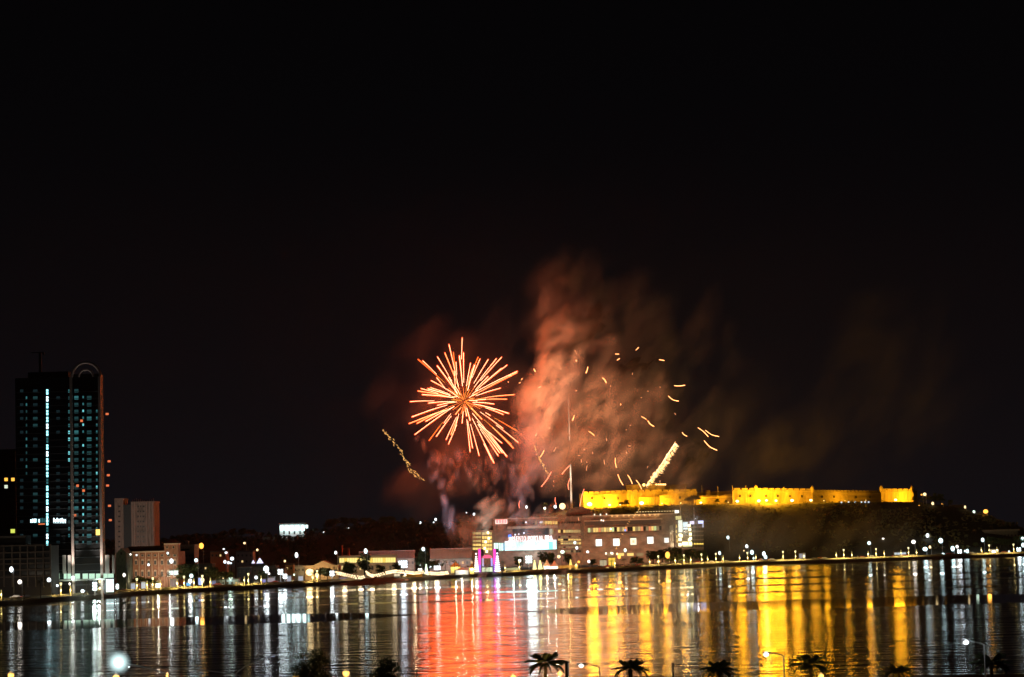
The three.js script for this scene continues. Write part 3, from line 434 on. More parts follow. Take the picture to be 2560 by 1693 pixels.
  for (const [x, y, D] of rows('1890 1225 1633;2031 1227 1651;2203 1226 1690;2281 1226 1671;1960 1225 1643')) {
    const p = loc(x, y, D), g = new THREE.LatheGeometry([[0, -2.2], [.5, -1.6], [1.1, -.4], [1.15, 1.7], [1.35, 1.75], [1.1, 2.3], [.6, 2.9], [.15, 3.2], [0, 3.5]].map(([a, b]) => new THREE.Vector2(a, b)), 10), m = mesh('sentry_turret', g, wallM, o); m.position.copy(p); if (x === 1960) m.scale.setScalar(.55); else m.scale.setScalar(.95);
  }
  // the trees and masts that stand against the wall are things of their own, further down; floodlights here
  const sodium = RGB(1, .42, .012), FL = rows('1474 1261 2.6 30000;1524 1263 1.3 12000;1550 1262 .7 3600;1604 1258 2.2 11000;1655 1259 .6 6000;1702 1258 .6 5000;1752 1257 1.3 3200;1843 1253.5 1.7 8000;1897 1252.5 1.8 13000;1916 1251.5 1.4 11000;1940 1252 1.4 10000;1980 1251.5 1.7 7000;2027 1251 1.5 2600;2060 1252 .4 2600;2112 1252 .3 1500;2165 1251 .25 5000;2239 1250 1.5 9500;1820 1256 .5 1400');  // the two before the dim far rampart are added to brighten it
  FL.forEach(([x, y, r, I], i) => {
    const FD = x < 1500 ? 1627 : x < 1600 ? 1641 : x < 1610 ? 1627 : x < 1790 ? 1636 : x < 1850 ? 1630 : x < 1950 ? 1627 : x < 2100 ? 1636 : 1672, p = P(x, y, FD - 140), f = thing('floodlight', null, null, V(p.x, Math.min(land(p.x, p.z), p.y - .6), p.z)), up = p.y - f.position.y;
    mesh('stand', cyl(.14, .12, Math.max(.3, up - .3), 6), frameM, f); mesh('housing', box(-r * .55, r * .55, up - .45, up + .5, .1, .7), frameM, f);
    mesh('lens', new THREE.SphereGeometry(r * .62, 10, 8).scale(1, .72, .55).translate(0, up, -.1), glow(5, 4.1, 1.9), f, false); f.children[2].position.z = .8;
    lamp(x > 1835 && x < 2035 ? V(p.x, p.y + 2.6, p.z + 6) : V(p.x, p.y + 1.4, p.z - .2), sodium, I * (x > 1835 && x < 2035 ? .23 : .19), r > 1 ? 3.2 : 1.6);
    say(f, x, r > 2 ? 'very large glaring yellow floodlight' : 'yellow floodlight at the fort wall foot', 'floodlight', 'yellow floodlights along the fort wall', x < 1600 ? 'behind the domed building' : x < 1720 ? 'under the upper keep' : x < 1835 ? 'at the low middle rampart' : x < 2040 ? 'at the brightest rampart' : 'at the far ramparts');
  });
  for (const [i, x] of [1641, 1647, 1652.5, 1658, 1663].entries()) { const p = P(x, 1211.5, 1524), l = thing('terrace_lamp', null, null, p); mesh('globe', new THREE.SphereGeometry(.55, 8, 6), glow(5, 2.6, .8), l, false); mesh('stem', cyl(.12, .12, 1.2, 6).translate(0, -1.6, 0), frameM, l); say(l, x, 'small orange lamp in a row on the keep roof', 'lamp', 'row of lamps on the fort keep', 'above the fort'); }
  { const p = P(1610, 1212.5, 1522), l = thing('terrace_lamp', 'single bright yellow lamp at the keep edge by the comet trail', 'lamp', p); mesh('globe', new THREE.SphereGeometry(.9, 8, 6), glow(6, 4, 1), l, false); mesh('stem', cyl(.14, .14, 1.4, 6).translate(0, -2, 0), frameM, l); lamp(V(p.x, p.y, p.z + 2), sodium, 400, .4); }
  for (const [x, y] of rows('1636 1219;1678 1218;1716 1217;1756 1215;1796 1217;1833 1215;1714 1207;1866 1215')) { const p = P(x, 1258, 1490), h = P(x, y, 1490).y - land(p.x, p.z), f = thing('flag_mast', null, null, V(p.x, land(p.x, p.z), p.z)); mesh('mast', cyl(.16, .09, h, 6), std(.5, .42, .3), f); mesh('mast_cap', new THREE.SphereGeometry(.22, 6, 5).translate(0, h, 0), std(.5, .4, .2), f); mesh('base_block', box(-.5, .5, 0, .6, -.5, .5), concrete, f); say(f, x, 'thin pale mast before the fort', 'mast', 'masts before the fort', x < 1770 ? 'at the middle ramparts' : 'at the start of brightest rampart'); }
}
// ---------------------------------------------------------------- fireworks
const burstAt = P(1161, 1003, 1225);
{
  const o = thing('firework', 'round orange firework burst of straight white-hot trails, to the left of the smoke', 'firework', burstAt);
  const hot = glow(9.5, 3.3, 1.75), mid = glow(8, 2.2, .8), gold = glow(2.4, .8, .1), dimT = glow(2.4, .5, .09), haze = glow(4.2, .34, .05, { transparent: true, opacity: .29 });  // haze: glow material for the bloom painted around each trail
  const T = rows(`688 300 702 62 3;650 610 550 145 3;600 420 572 155 2;560 520 380 210 3;660 640 505 250 3;490 570 190 315 2;400 480 245 335 3;640 700 420 405 5;660 680 580 545 4;600 590 575 370 4
    640 500 636 365 3;700 610 675 290 6;715 570 720 250 4;735 580 776 275 3;750 560 800 335 3;760 660 850 400 7;800 480 893 230 3;830 430 890 305 2;825 550 992 238 3;830 600 1092 232 3
    840 625 990 435 4;905 520 1155 220 3;930 570 1220 312 3;860 660 1160 430 3;880 640 1345 393 4;820 715 1340 470 3;850 700 1140 578 3;765 715 850 640 4;820 720 890 695 4;955 720 1308 664 3
    900 745 1217 714 3;810 778 1060 768 4;860 790 980 797 4;900 810 1240 888 5;960 835 1175 900 3;780 785 880 820 4;830 820 1080 910 4;960 880 1015 908 4;900 890 1170 1070 3;1070 960 1335 1105 2
    945 985 1270 1270 2;1090 1050 1357 1255 3;1050 1090 1298 1340 3;805 875 935 1025 3;810 915 1220 1425 5;890 1060 1165 1290 3;870 1020 1170 1400 4;880 1060 1138 1400 4;900 1100 1115 1410 3;810 980 1070 1515 4
    950 1290 1045 1480 3;795 1060 900 1435 3;760 1020 825 1350 3;740 980 772 1355 4;750 870 800 1040 4;712 915 708 1070 3;715 825 725 910 6;690 870 635 970 3;660 940 620 1155 3;640 1000 578 1200 3
    620 1040 510 1260 3;615 950 480 1205 3;570 965 408 1218 3;470 1040 322 1262 2;600 840 150 1190 3;600 850 285 1045 3;545 900 450 1000 3;520 870 180 1065 3;500 890 85 1062 3;520 830 122 988 4
    470 870 150 970 3;370 790 102 812 3;620 772 370 785 4;590 770 265 760 5;600 745 248 738 4;570 740 195 693 3;420 710 232 667 3;600 720 258 588 7;540 680 288 573 4;520 660 352 578 3
    650 725 490 590 5;500 650 415 545 3;610 690 550 680 4;640 700 555 545 5`);
  for (const [a, b, c, d, w] of T) {
    const e = P(1010 + c / 4.75, 840 + d / 4.75, 1225), s = P(1010 + a / 4.75, 840 + b / 4.75, 1225), R = 37;
    const le = e.distanceTo(burstAt), ls = s.distanceTo(burstAt), z = Math.sqrt(Math.max(0, R * R - le * le)) * (rnd() < .5 ? -1 : 1);
    e.z += z; s.z += z * Math.min(1, ls / Math.max(le, 1));
    const q = s.clone().lerp(e, .5); q.y += s.distanceTo(e) * .012;
    for (const v of [s, q, e]) v.sub(burstAt);
    const t = mesh('star_trail', tube([s, q, e], .04 + w * .008, .045 + w * .018), w < 3 ? gold : w > 3 ? hot : rnd() < .75 ? hot : mid, o, false), s2 = s.clone().lerp(e, .2), m2 = s.clone().lerp(e, .6).lerp(q, .35);
    mesh('bloom_sheath', tube([s2, e.clone().addScaledVector(e, .01)], .1 + w * .028, .17 + w * .07, 7), haze, t, false);  // lens bloom painted as a translucent glowing sheath
  }
  for (let i = 0; i < 46; i++) {                                            // short random trails added to give the heart an orange glow
    const u = V(rr(-1, 1), rr(-1, 1), rr(-1, 1)).normalize(); mesh('star_trail', tube([u.clone().multiplyScalar(rr(.6, 3)), u.clone().multiplyScalar(rr(6, 11))], .03, .1, 4), i % 3 ? dimT : gold, o, false);
  }
  lamp(burstAt, RGB(1, .098, .013), 29000, 27, 'firework');
}
{ // the earlier shell: slow stars that drift down through the smoke
  const c0 = P(1500, 1060, 1235), o = thing('firework', 'earlier firework thinned to scattered short curved sparks falling through the smoke', 'firework', c0);
  const hot = glow(6, 2.1, .7), pale = glow(2.2, .95, .42), red = glow(4.5, .9, .45);
  const S = rows(`308 335 322 358 5;106 385 128 392 4;216 412 206 430 3;188 450 200 438 3;345 490 370 480 2;523 337 533 338 2;653 262 661 263 4;645 182 655 188 2;657 206 659 210 1;750 318 738 360 5
    870 408 893 462 5;975 213 1000 222 4;988 264 1006 258 4;1143 182 1157 172 3;1333 259 1378 263 4;1456 472 1532 479 5;1408 556 1498 594 4;1187 724 1220 755 3;1240 758 1290 806 5;1650 815 1730 890 4
    1710 836 1818 890 4;1700 920 1790 1006 5;1520 853 1558 887 4;640 715 626 755 4;758 845 798 884 3;430 783 438 778 2;432 825 438 820 2;330 862 322 888 2;1458 695 1473 706 2;975 1063 988 1138 3
    995 1196 1032 1287 4;1076 1202 1122 1270 4;1145 1243 1196 1314 4;882 1078 882 1117 2;745 1125 745 1160 2;600 1127 537 1198 4;452 1177 372 1294 5;603 1232 593 1322 4;720 1316 682 1458 4;485 1385 490 1443 3
    195 1412 193 1470 3;392 1000 358 1060 3;488 973 473 1003 2;737 1095 739 1104 2;695 1075 697 1100 2;719 988 721 996 2;790 1013 788 1030 2;903 902 912 915 2;1083 962 1090 972 2;1064 1015 1067 1026 2
    1242 1128 1246 1140 2;1116 369 1121 371 2;1339 481 1346 483 2;1238 517 1242 520 2;1019 620 1021 627 3;1182 571 1187 574 1;1094 794 1096 800 2;674 1042 676 1048 2;471 1246 472 1256 2;472 1286 473 1296 1
    650 515 664 506 2;670 1545 672 1575 2;1340 1245 1346 1262 2;98 438 102 440 3;372 411 376 412 2;472 444 475 446 1;936 469 940 472 1;445 568 448 570 1;612 381 615 383 1;1060 833 1063 836 1`);
  for (const [a, b, c, d, w] of S) {
    const s = P(1240 + a / 3.267, 820 + b / 3.267, 1225 + rr(-14, 14)), e = P(1240 + c / 3.267, 820 + d / 3.267, 1225); e.z = s.z + rr(-2, 2);
    const L = s.distanceTo(e), q = s.clone().lerp(e, .5).add(V(-(e.y - s.y), e.x - s.x, 0).multiplyScalar(L > 3 ? rr(.02, .13) * (rnd() < .5 ? -1 : 1) : 0));
    for (const v of [s, q, e]) v.sub(c0);
    mesh('spark', tube([s, q, e], .04 + w * .02, .04 + w * .028), w < 3 ? pale : b > 1100 && a < 760 ? red : hot, o, false);
  }
  for (const [x, y] of rows('1350 1000;1430 1040;1500 1000;1390 1110;1500 1130;1560 1060;1395 930;1400 870')) lamp(P(x, y, y < 950 ? 1214 : 1224), RGB(1, .40, .17), 1000, 9, 'firework');
}
function comet(label, path, n, spread, thick, mats, whisker) {
  const D = 1215, o = thing('comet', label, 'firework', P(path[0][0], path[0][1], D)), base = o.position;
  for (let i = 0; i < n; i++) {
    const t = (i + rnd()) / n, k = Math.min(path.length - 2, Math.floor(t * (path.length - 1))), f = t * (path.length - 1) - k, a = path[k], b = path[k + 1];
    const w = spread * (a[2] + (b[2] - a[2]) * f), s = P(a[0] + (b[0] - a[0]) * f + rr(-w, w), a[1] + (b[1] - a[1]) * f + rr(-w, w), D + rr(-1.5, 1.5)).sub(base);
    const L = whisker * rr(.4, 1), q = s.clone().add(V(rr(-.5, .5) * L, -L * rr(.2, .6), 0)), e = q.clone().add(V(rr(.1, .9) * L, -L * rr(.1, .6), rr(-.3, .3)));
    mesh('glitter', tube([s, q, e], thick * rr(.6, 1.2), thick * .5, 4), pick(mats), o, false);
  }
  return o;
}
{
  const gold = glow(2.4, 1.25, .32), dim = glow(1.1, .55, .16), white = glow(3.4, 2.1, .95);
  comet('golden glittering comet breaking into crumbs, low beside the round burst', rows('957 1074 2;975 1092 4;998 1122 4;1012 1148 5;1022 1166 4;1040 1185 5;1058 1197 2'), 58, .8, .085, [gold, gold, dim], 1.7);
  comet('faint golden crumbs of a comet beside the tall flagpole', rows('1335 1112 2;1346 1140 3;1352 1155 4;1362 1172 5;1372 1186 3'), 40, .6, .075, [gold, dim], 1.3);
  const c = comet('thick white-gold comet trail slanting up over the fort', rows('1691 1107 6;1672 1140 8;1655 1166 7;1636 1188 6;1618 1212 4'), 230, .75, .1, [white, white, gold], 1.9), b = c.position;
  mesh('core', tube([P(1688, 1109, 1215).sub(b), P(1668, 1139, 1215).sub(b), P(1645, 1175, 1215).sub(b), P(1616, 1214, 1215).sub(b)], .36, .1, 7), white, c, false);
  comet('falling crumbs of the thick comet, in front of the shopping building', rows('1608 1226 3;1598 1272 5;1588 1284 5;1572 1305 5;1558 1325 3;1546 1355 2;1540 1372 1'), 46, .55, .06, [gold, dim], 1.0);
  lamp(P(1660, 1152, 1205), RGB(1, .7, .35), 160, 2, 'comet');
}
// ---------------------------------------------------------------- smoke: thousands of thin soft wisps that scatter the light of shells and lamps
{
  const n = 128, wispTex = (seed) => gray(n, n, (x, y) => {
    const u = (x + .5) / n * 2 - 1, v = (y + .5) / n * 2 - 1, r = Math.hypot(u, v); let s = 0, a = 1, f = 2.1;
    for (let i = 0; i < 5; i++) { s += a * N3(u * f + seed, v * f + seed * 3, seed * 7 + i); a *= .6; f *= 2.1; }
    const e = Math.max(0, 1 - r * r * 1.04), soft = e * e; return Math.max(0, Math.min(1, soft * (1 + .8 * s)));
  }, false);
  const leaf = new THREE.CircleGeometry(.5, 12), lp = leaf.attributes.position;
  for (let i = 0; i < lp.count; i++) lp.setZ(i, .1 * Math.cos(lp.getX(i) * 2.6) * Math.cos(lp.getY(i) * 2.2) - .05);
  leaf.computeVertexNormals();
  const q = new THREE.Quaternion(), e = new THREE.Euler(), mm = new THREE.Matrix4(), maps = [wispTex(1.3), wispTex(4.1), wispTex(8.7)];
  // blobs: centre and radii as seen, how many wisps lie behind one another there, distance, depth
  function smoke(name, label, alpha, tint, blobs, size, nf, cut, lean = .95) {
    const list = [];
    for (const [cx, cy, rx, ry, layers, D = 1245, dz = 18] of blobs) {
      const s0 = D / F, area = Math.PI * rx * ry * s0 * s0, count = Math.round(2.0 * layers * area / (size * size * .62));
      for (let i = 0; i < count; i++) for (let tries = 0; tries < 9; tries++) {
        const a = rr(0, 6.2832), r = Math.pow(rnd(), .6), c = P(cx + rx * r * Math.cos(a), cy + ry * r * Math.sin(a), D + rr(-dz, dz));
        const v = N3(c.x * nf, c.y * nf, c.z * nf * .5) + .55 * N3(c.x * nf * 2.3, c.y * nf * 2.3, c.z * nf + 9) + .3 * N3(c.x * nf * 5, c.y * nf * 5, c.z * nf * 2 + 3);
        if (v < cut && tries < 8) continue;
        if (v < cut) break;
        list.push([c, size * rr(.65, 1.35)]); break;
      }
    }
    const g = tag(new THREE.Group(), label, 'smoke', null, 'stuff'); g.name = numbered(name); scene.add(g);
    maps.forEach((map, k) => {
      const m = new THREE.MeshPhysicalMaterial({ color: tint, roughness: 1, transmission: .5, transparent: true, opacity: alpha, alphaMap: map, side: THREE.DoubleSide, specularIntensity: 0 });
      const mine = list.filter((_, i) => i % 3 === k), im = new THREE.InstancedMesh(leaf, m, mine.length);
      mine.forEach(([c, s], i) => { e.set(rr(-.7, .7), rr(-.7, .7), lean + rr(-.5, .5)); mm.compose(c, q.setFromEuler(e), V(s * 1.55, s * .72, s)); im.setMatrixAt(i, mm); });
      im.name = 'wisp'; im.castShadow = im.receiveShadow = true; im.userData.kind = 'stuff'; g.add(im);
    });
    console.log(name, list.length);
  }
  smoke('smoke', 'tall drifting column of firework smoke lit orange beside the burst', .19, RGB(.84, .8, .78), rows(`1340 1030 44 80 4 1236 10;1362 985 42 66 4 1238 12;1395 950 58 76 3 1242 14;1402 880 54 74 3.4 1240 14;1386 805 42 66 2 1242 14;1325 1095 44 52 3 1238 10
    1470 1040 100 100 3 1258;1560 1010 105 105 2.4 1264;1640 1060 85 95 1.2 1264;1480 1160 180 70 3 1258;1380 1150 90 70 2.6 1248 12;1650 1150 120 75 1 1264;1490 870 60 70 .8 1258`), 15, .022, -.55);
  smoke('smoke', 'thin brown haze trailing up and away behind the smoke column', .033, RGB(.9, .85, .8), rows(`1425 770 95 110 6 1268 14;1400 715 60 60 2.4 1262 10;1550 880 140 130 5 1285 20;1680 1060 150 130 3.5 1290 20;1600 800 160 110 2 1290 20;1520 1140 260 90 3.5 1290 16;1800 1130 150 90 1.3 1300 20;1740 920 150 150 .8 1300 20;1110 1190 120 80 2.6 1250 14`), 22, .02, -9);
  smoke('smoke', 'pale violet wisps of smoke climbing from the launch place beside the burst', .19 * .5, RGB(.8, .78, .84), rows(`1092 1152 22 22 2.2 1225 6;1066 1122 10 20 1 1225 4;1040 1095 8 18 .7 1225 4;1085 1190 10 24 2.2 1225 4;1104 1232 10 30 2.4 1225 4;1122 1285 12 34 2.6 1225 4;1136 1330 20 22 2 1228 5
    1150 1200 64 36 1.1 1240 12;1210 1160 90 44 1 1242 14;1150 1320 40 26 1.6 1235 8;1285 1185 7 36 2.2 1240 4;1300 1235 8 36 2.4 1240 4;1312 1200 10 40 1.4 1242 5;1330 1190 10 56 1.4 1245 6;1270 1230 60 40 .8 1245 12`), 6, .06, -.25, 1.5);
  smoke('smoke', 'low buff puffs of smoke over the shopping building roof', .19 * .9, RGB(.85, .8, .74), rows(`1232 1274 30 30 3.4 1225 8;1216 1300 24 20 2.6 1225 7;1180 1322 32 32 3 1225 8;1163 1350 24 20 2.2 1225 6;1320 1290 90 28 1.3 1235 12;1335 1335 120 50 1 1225 9;1420 1320 140 60 .6 1235 10`), 7.5, .045, -.4);
  smoke('smoke', 'thin smoke veil added to carry the red glow around the burst', .012, RGB(.8, .78, .76), rows(`1160 1003 130 130 4 1225 22;1160 1000 240 200 2 1228 30`), 26, .04, -9);  // wisps added for the red halo of the burst
  smoke('smoke', 'thin grey smoke lying on the water below the lit arch', .19 * .8, RGB(.8, .8, .82), rows(`1206 1432 10 20 2.4 1180 3;1214 1412 14 18 1.6 1185 4;1390 1434 46 10 1.6 1205 4`), 4, .1, -.3);
  smoke('smoke', 'very faint old smoke drifted away above and before the fort', .011, RGB(.8, .76, .72), rows(`2220 900 170 170 3.4 1430 40;2060 1050 260 110 2 1430 40;2300 1000 150 120 2 1430 40;1860 1100 210 100 1.4 1420 40`), 38, .012, -9);
  smoke('smoke', 'brownish haze hanging before the dark hill slope', .06, RGB(.8, .76, .72), rows(`1850 1320 210 60 4.5 1372 12;1730 1300 120 60 4 1368 10;2090 1330 190 50 2.6 1376 12;1600 1300 150 30 1.6 1362 8`), 30, .012, -9);
  for (const [a, b, c, I] of [[[1120, 1405, 1222], [1098, 1190, 1225], RGB(.74, .74, 1), 7000], [[1300, 1400, 1238], [1310, 1200, 1240], RGB(.8, .74, .95), 5500], [[1215, 1395, 1220], [1212, 1290, 1225], RGB(1, .85, .7), 4200], [[1340, 1402, 1225], [1335, 1320, 1226], RGB(.85, .85, 1), 2600]])
    spot(P(...a), P(...b), c, I, .42);                                      // unseen upward spots added to tint and brighten the smoke
}
// ---------------------------------------------------------------- trees and palms
const leafM = [std(.055, .075, .025, .9, { side: THREE.DoubleSide }), std(.075, .085, .03, .9, { side: THREE.DoubleSide }), std(.04, .06, .022, .9, { side: THREE.DoubleSide })], barkM = std(.1, .075, .05, .95, { map: grime });
function clumps(n, size, place) {                                          // n leaf-sized faces, each at a place inside a crown
  const pos = []; const a = V(), b = V(), c = V();
  for (let i = 0; i < n; i++) { const p = place(); const s = size * rr(.6, 1.4); for (const v of [a, b, c]) v.set(rr(-1, 1), rr(-1, 1), rr(-1, 1)).normalize().multiplyScalar(s).add(p); pos.push(a.x, a.y, a.z, b.x, b.y, b.z, c.x, c.y, c.z); }
  const g = new THREE.BufferGeometry(); g.setAttribute('position', new THREE.Float32BufferAttribute(pos, 3)); g.computeVertexNormals(); return g;
}
function crownGeo(w, h, lobes, n, size) {
  const L = []; for (let i = 0; i < lobes; i++) { const a = rr(0, 6.28), r = Math.sqrt(rnd()) * .62, y = rr(-.55, .62); L.push([r * Math.cos(a) * w * (1 - .35 * Math.max(0, y)), y * h, r * Math.sin(a) * w * .8, rr(.28, .48)]); }
  return clumps(n, size, () => { const l = pick(L), d = V(rr(-1, 1), rr(-1, 1), rr(-1, 1)).normalize().multiplyScalar(Math.pow(rnd(), .35) * l[3]); return V(l[0] + d.x * w, l[1] + d.y * h, l[2] + d.z * w); });
}
function makeTree(kind) {
  const o = new THREE.Group(), T = { round: [5, 4, 12, 900, .62], tall: [3.4, 6, 14, 900, .55], flat: [6.5, 2.8, 12, 900, .62] }[kind], base = { round: 5.5, tall: 7, flat: 6 }[kind];
  mesh('trunk', tube([V(0, -1, 0), V(.15, base * .5, .1), V(-.1, base, 0), V(.1, base + T[1] * .6, .1)], .42, .1, 7), barkM, o);
  for (let i = 0; i < 5; i++) { const a = i * 1.26 + rr(0, .8); mesh('limb', tube([V(0, base * .72, 0), V(Math.cos(a) * T[0] * .3, base, Math.sin(a) * T[0] * .3), V(Math.cos(a) * T[0] * .62, base + T[1] * .35, Math.sin(a) * T[0] * .6)], .2, .05, 5), barkM, o); }
  mesh('crown', crownGeo(...T).translate(0, base + T[1] * .25, 0), leafM[kind === 'round' ? 0 : kind === 'tall' ? 2 : 1], o);
  o.userData.h = base + T[1] * 1.15; return o;
}
const protoTree = { round: makeTree('round'), tall: makeTree('tall'), flat: makeTree('flat') };
function tree(kind, x, ytop, D, desc, wide = 1, where, label, group) {       // a tree whose top is seen at x, ytop
  const p = P(x, ytop, D), g = V(p.x, land(p.x, p.z), p.z), o = protoTree[kind].clone(), k = Math.max(.25, (p.y - g.y) / protoTree[kind].userData.h);
  o.name = numbered('tree'); o.position.copy(g); o.scale.set(k * wide, k, k * wide); o.rotation.y = rr(0, 6.28); o.userData = {}; scene.add(o);
  if (label) tag(o, label, 'tree'); else say(o, x, desc, 'tree', group, where);
  return o;
}
tree('tall', 910, 1381, 1160, '', 1.5, null, 'big dark dense tree breaking the glowing yellow frieze of the gallery');
tree('tall', 1056, 1368, 1185, '', 1.35, null, 'dark tall tree in front of the gap between two long roofs');
tree('round', 1369, 1380, 1290, '', 1.5, null, 'broad dark tree right under the bright screen corner'); tree('round', 1298, 1391, 1270, '', 1, null, 'small dark tree left of the dazzling floodlight below the screen'); tree('round', 1420, 1384, 1300, '', .9, null, 'dark tree before the glazed part under the domed roof');
for (const [x, y, D] of rows('1632 1377 1345;1655 1374 1350;1690 1368 1342;1722 1373 1342;1752 1376 1348;1675 1386 1305;1706 1384 1306;1585 1392 1312;1480 1398 1305;1600 1396 1308')) tree('round', x, y, D, 'dark round street tree', 1.35, x < 1615 ? 'below the square lit panels' : x < 1680 ? 'between square panels and end tower' : 'under the lit end tower', null, 'dark trees before the shopping building');
for (const [x, y, D, k] of [[485, 1410, 1080, 'round'], [520, 1425, 1075, 'flat'], [530, 1418, 1082, 'round'], [562, 1428, 1080, 'flat'], [655, 1428, 1095, 'round'], [462, 1412, 1075, 'round'], [800, 1420, 1125, 'flat'], [818, 1420, 1135, 'round'], [866, 1412, 1150, 'round'], [875, 1405, 1160, 'round'], [952, 1412, 1160, 'round'], [993, 1408, 1170, 'round'], [1087, 1400, 1195, 'flat'], [352, 1440, 1035, 'flat'], [372, 1445, 1035, 'flat']]) tree(k, x, y, D, 'low dark bushy tree', 1.1, null, null, 'low waterfront trees');
// silhouettes on the distant ridge
for (const [x, y, k] of [[538, 1336, 'round'], [556, 1327, 'flat'], [580, 1322, 'round'], [604, 1321, 'round'], [628, 1324, 'flat'], [652, 1332, 'round'], [672, 1328, 'tall'], [822, 1300, 'round'], [838, 1297, 'flat'], [862, 1293, 'round'], [885, 1295, 'round'], [912, 1294, 'flat'], [932, 1299, 'round'], [958, 1292, 'round'], [980, 1291, 'flat'], [1012, 1296, 'round'], [1030, 1294, 'round'], [1066, 1301, 'flat'], [1092, 1303, 'round'], [1125, 1300, 'round'], [1150, 1297, 'flat'], [780, 1322, 'round']])
  tree(k, x, y, rr(1500, 1545), 'dark rounded ridge tree', 1.25, x < 700 ? 'far from the floodlit house' : x < 850 ? 'just past the floodlit house' : x < 950 ? 'above the lit gallery' : 'above the long grey roofs', null, 'trees along the distant ridge');
for (const [x, y, k] of [[1555, 1255, 'flat'], [1566, 1250, 'round'], [1738, 1238, 'flat'], [1722, 1244, 'flat'], [1793, 1247, 'round'], [1815, 1250, 'round'], [2285, 1241, 'round'], [2300, 1245, 'flat'], [2337, 1232, 'tall'], [2350, 1236, 'round'], [2326, 1240, 'flat'], [2375, 1250, 'round'], [2310, 1250, 'round']]) tree(k, x, y, 1483, 'small tree on the fort hill top', 1.2, x < 1700 ? 'behind the domed roof' : x < 1900 ? 'before the low middle rampart' : 'beyond the last rampart', null, 'small trees on the fort hill');
for (const [x, y] of rows('2478 1342;2500 1345;2520 1346;2545 1340;2440 1356;2555 1352;2510 1352')) tree('round', x, y, 1420, 'dark tree before pale flat hall', 1.5, 'past the end of fort', null, 'dark trees at the hill end');
{ // scrub that covers the hill: one mass
  const g = clumps(3, 1, () => V(rr(-.6, .6), rr(0, .9), rr(-.6, .6))), list = [];
  for (let i = 0; i < 8000; i++) { const x = -360 + rnd() * 860, z = -(1400 + Math.pow(rnd(), .8) * 84), y = land(x, z); if (z < -1481 || y < 4 || N3(x * .02, z * .02, 7) + rr(-.25, .4) < 0) continue; list.push([x, y, z]); }
  const im = new THREE.InstancedMesh(mergeGeometries([g, clumps(5, .8, () => V(rr(-.8, .8), rr(.2, 1.3), rr(-.8, .8)))]), std(.13, .12, .05, 1, { side: THREE.DoubleSide }), list.length), m = new THREE.Matrix4(), q = new THREE.Quaternion(), e = new THREE.Euler();
  const dim = RGB(.3, .36, .4), half = RGB(.6, .62, .65), full = RGB(1, 1, 1);  // scrub colour darkened to the left to offset the red burst light
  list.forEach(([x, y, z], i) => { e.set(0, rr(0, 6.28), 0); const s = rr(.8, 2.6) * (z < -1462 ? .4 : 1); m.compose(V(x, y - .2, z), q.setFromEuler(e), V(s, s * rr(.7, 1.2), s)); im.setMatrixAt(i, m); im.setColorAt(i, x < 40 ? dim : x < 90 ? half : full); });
  im.name = 'hillside_scrub'; im.castShadow = im.receiveShadow = true; scene.add(tag(im, 'dark scrub covering the slopes of the hills', 'scrub', null, 'stuff'));
}
// palms
function frondGeo(L, droop, leaflets, w) {
  const pos = [], spine = (t) => V(L * t * (1 - .18 * t), L * (.42 * t - droop * t * t), 0);
  const tri = (a, b, c) => pos.push(a.x, a.y, a.z, b.x, b.y, b.z, c.x, c.y, c.z);
  for (let i = 0; i < 8; i++) { const a = spine(i / 8), b = spine((i + 1) / 8), r = .05 * L / 4 * (1 - i / 9); tri(a.clone().add(V(0, r, 0)), b.clone().add(V(0, r * .8, 0)), a.clone().add(V(0, -r, r))); tri(b, a.clone().add(V(0, -r, -r)), a.clone().add(V(0, -r, r))); }
  for (let i = 0; i < leaflets; i++) { const t = .12 + .88 * i / leaflets, p = spine(t), l = L * .3 * Math.sin(Math.PI * Math.min(1, t * .85 + .12)) * rr(.8, 1.15); for (const s of [-1, 1]) tri(p, p.clone().add(V(w * 3, .02, 0)), p.clone().add(V(l * .6 + w, -l * rr(.25, .6), s * l * .85))); }
  const g = new THREE.BufferGeometry(); g.setAttribute('position', new THREE.Float32BufferAttribute(pos, 3)); g.computeVertexNormals(); return g;
}
function makePalm(H, L, fronds, leaflets, r) {
  const o = new THREE.Group(), vs = [frondGeo(L, .55, leaflets, .09 * L / 4), frondGeo(L * .92, .85, leaflets, .09 * L / 4), frondGeo(L * .85, .25, leaflets, .09 * L / 4)];
  mesh('trunk', tube([V(0, -1, 0), V(.05, H * .4, 0), V(-.05, H * .8, .05), V(0, H, 0)], r, r * .6, 9), barkM, o); mesh('crownshaft', tube([V(0, H - .2, 0), V(0, H + L * .22, 0)], r * .62, r * .3, 8), leafM[0], o);
  for (let i = 0; i < fronds; i++) { const k = i % 3, f = mesh('frond', vs[k], leafM[i % 2 ? 0 : 2], o); f.position.y = H + L * .16; f.rotation.y = i * 2.399 + rr(-.2, .2); f.rotation.order = 'YXZ'; f.rotation.z = k === 2 ? rr(.35, .75) : k === 0 ? rr(-.15, .25) : rr(-.45, -.05); }
  o.userData.h = H; return o;
}
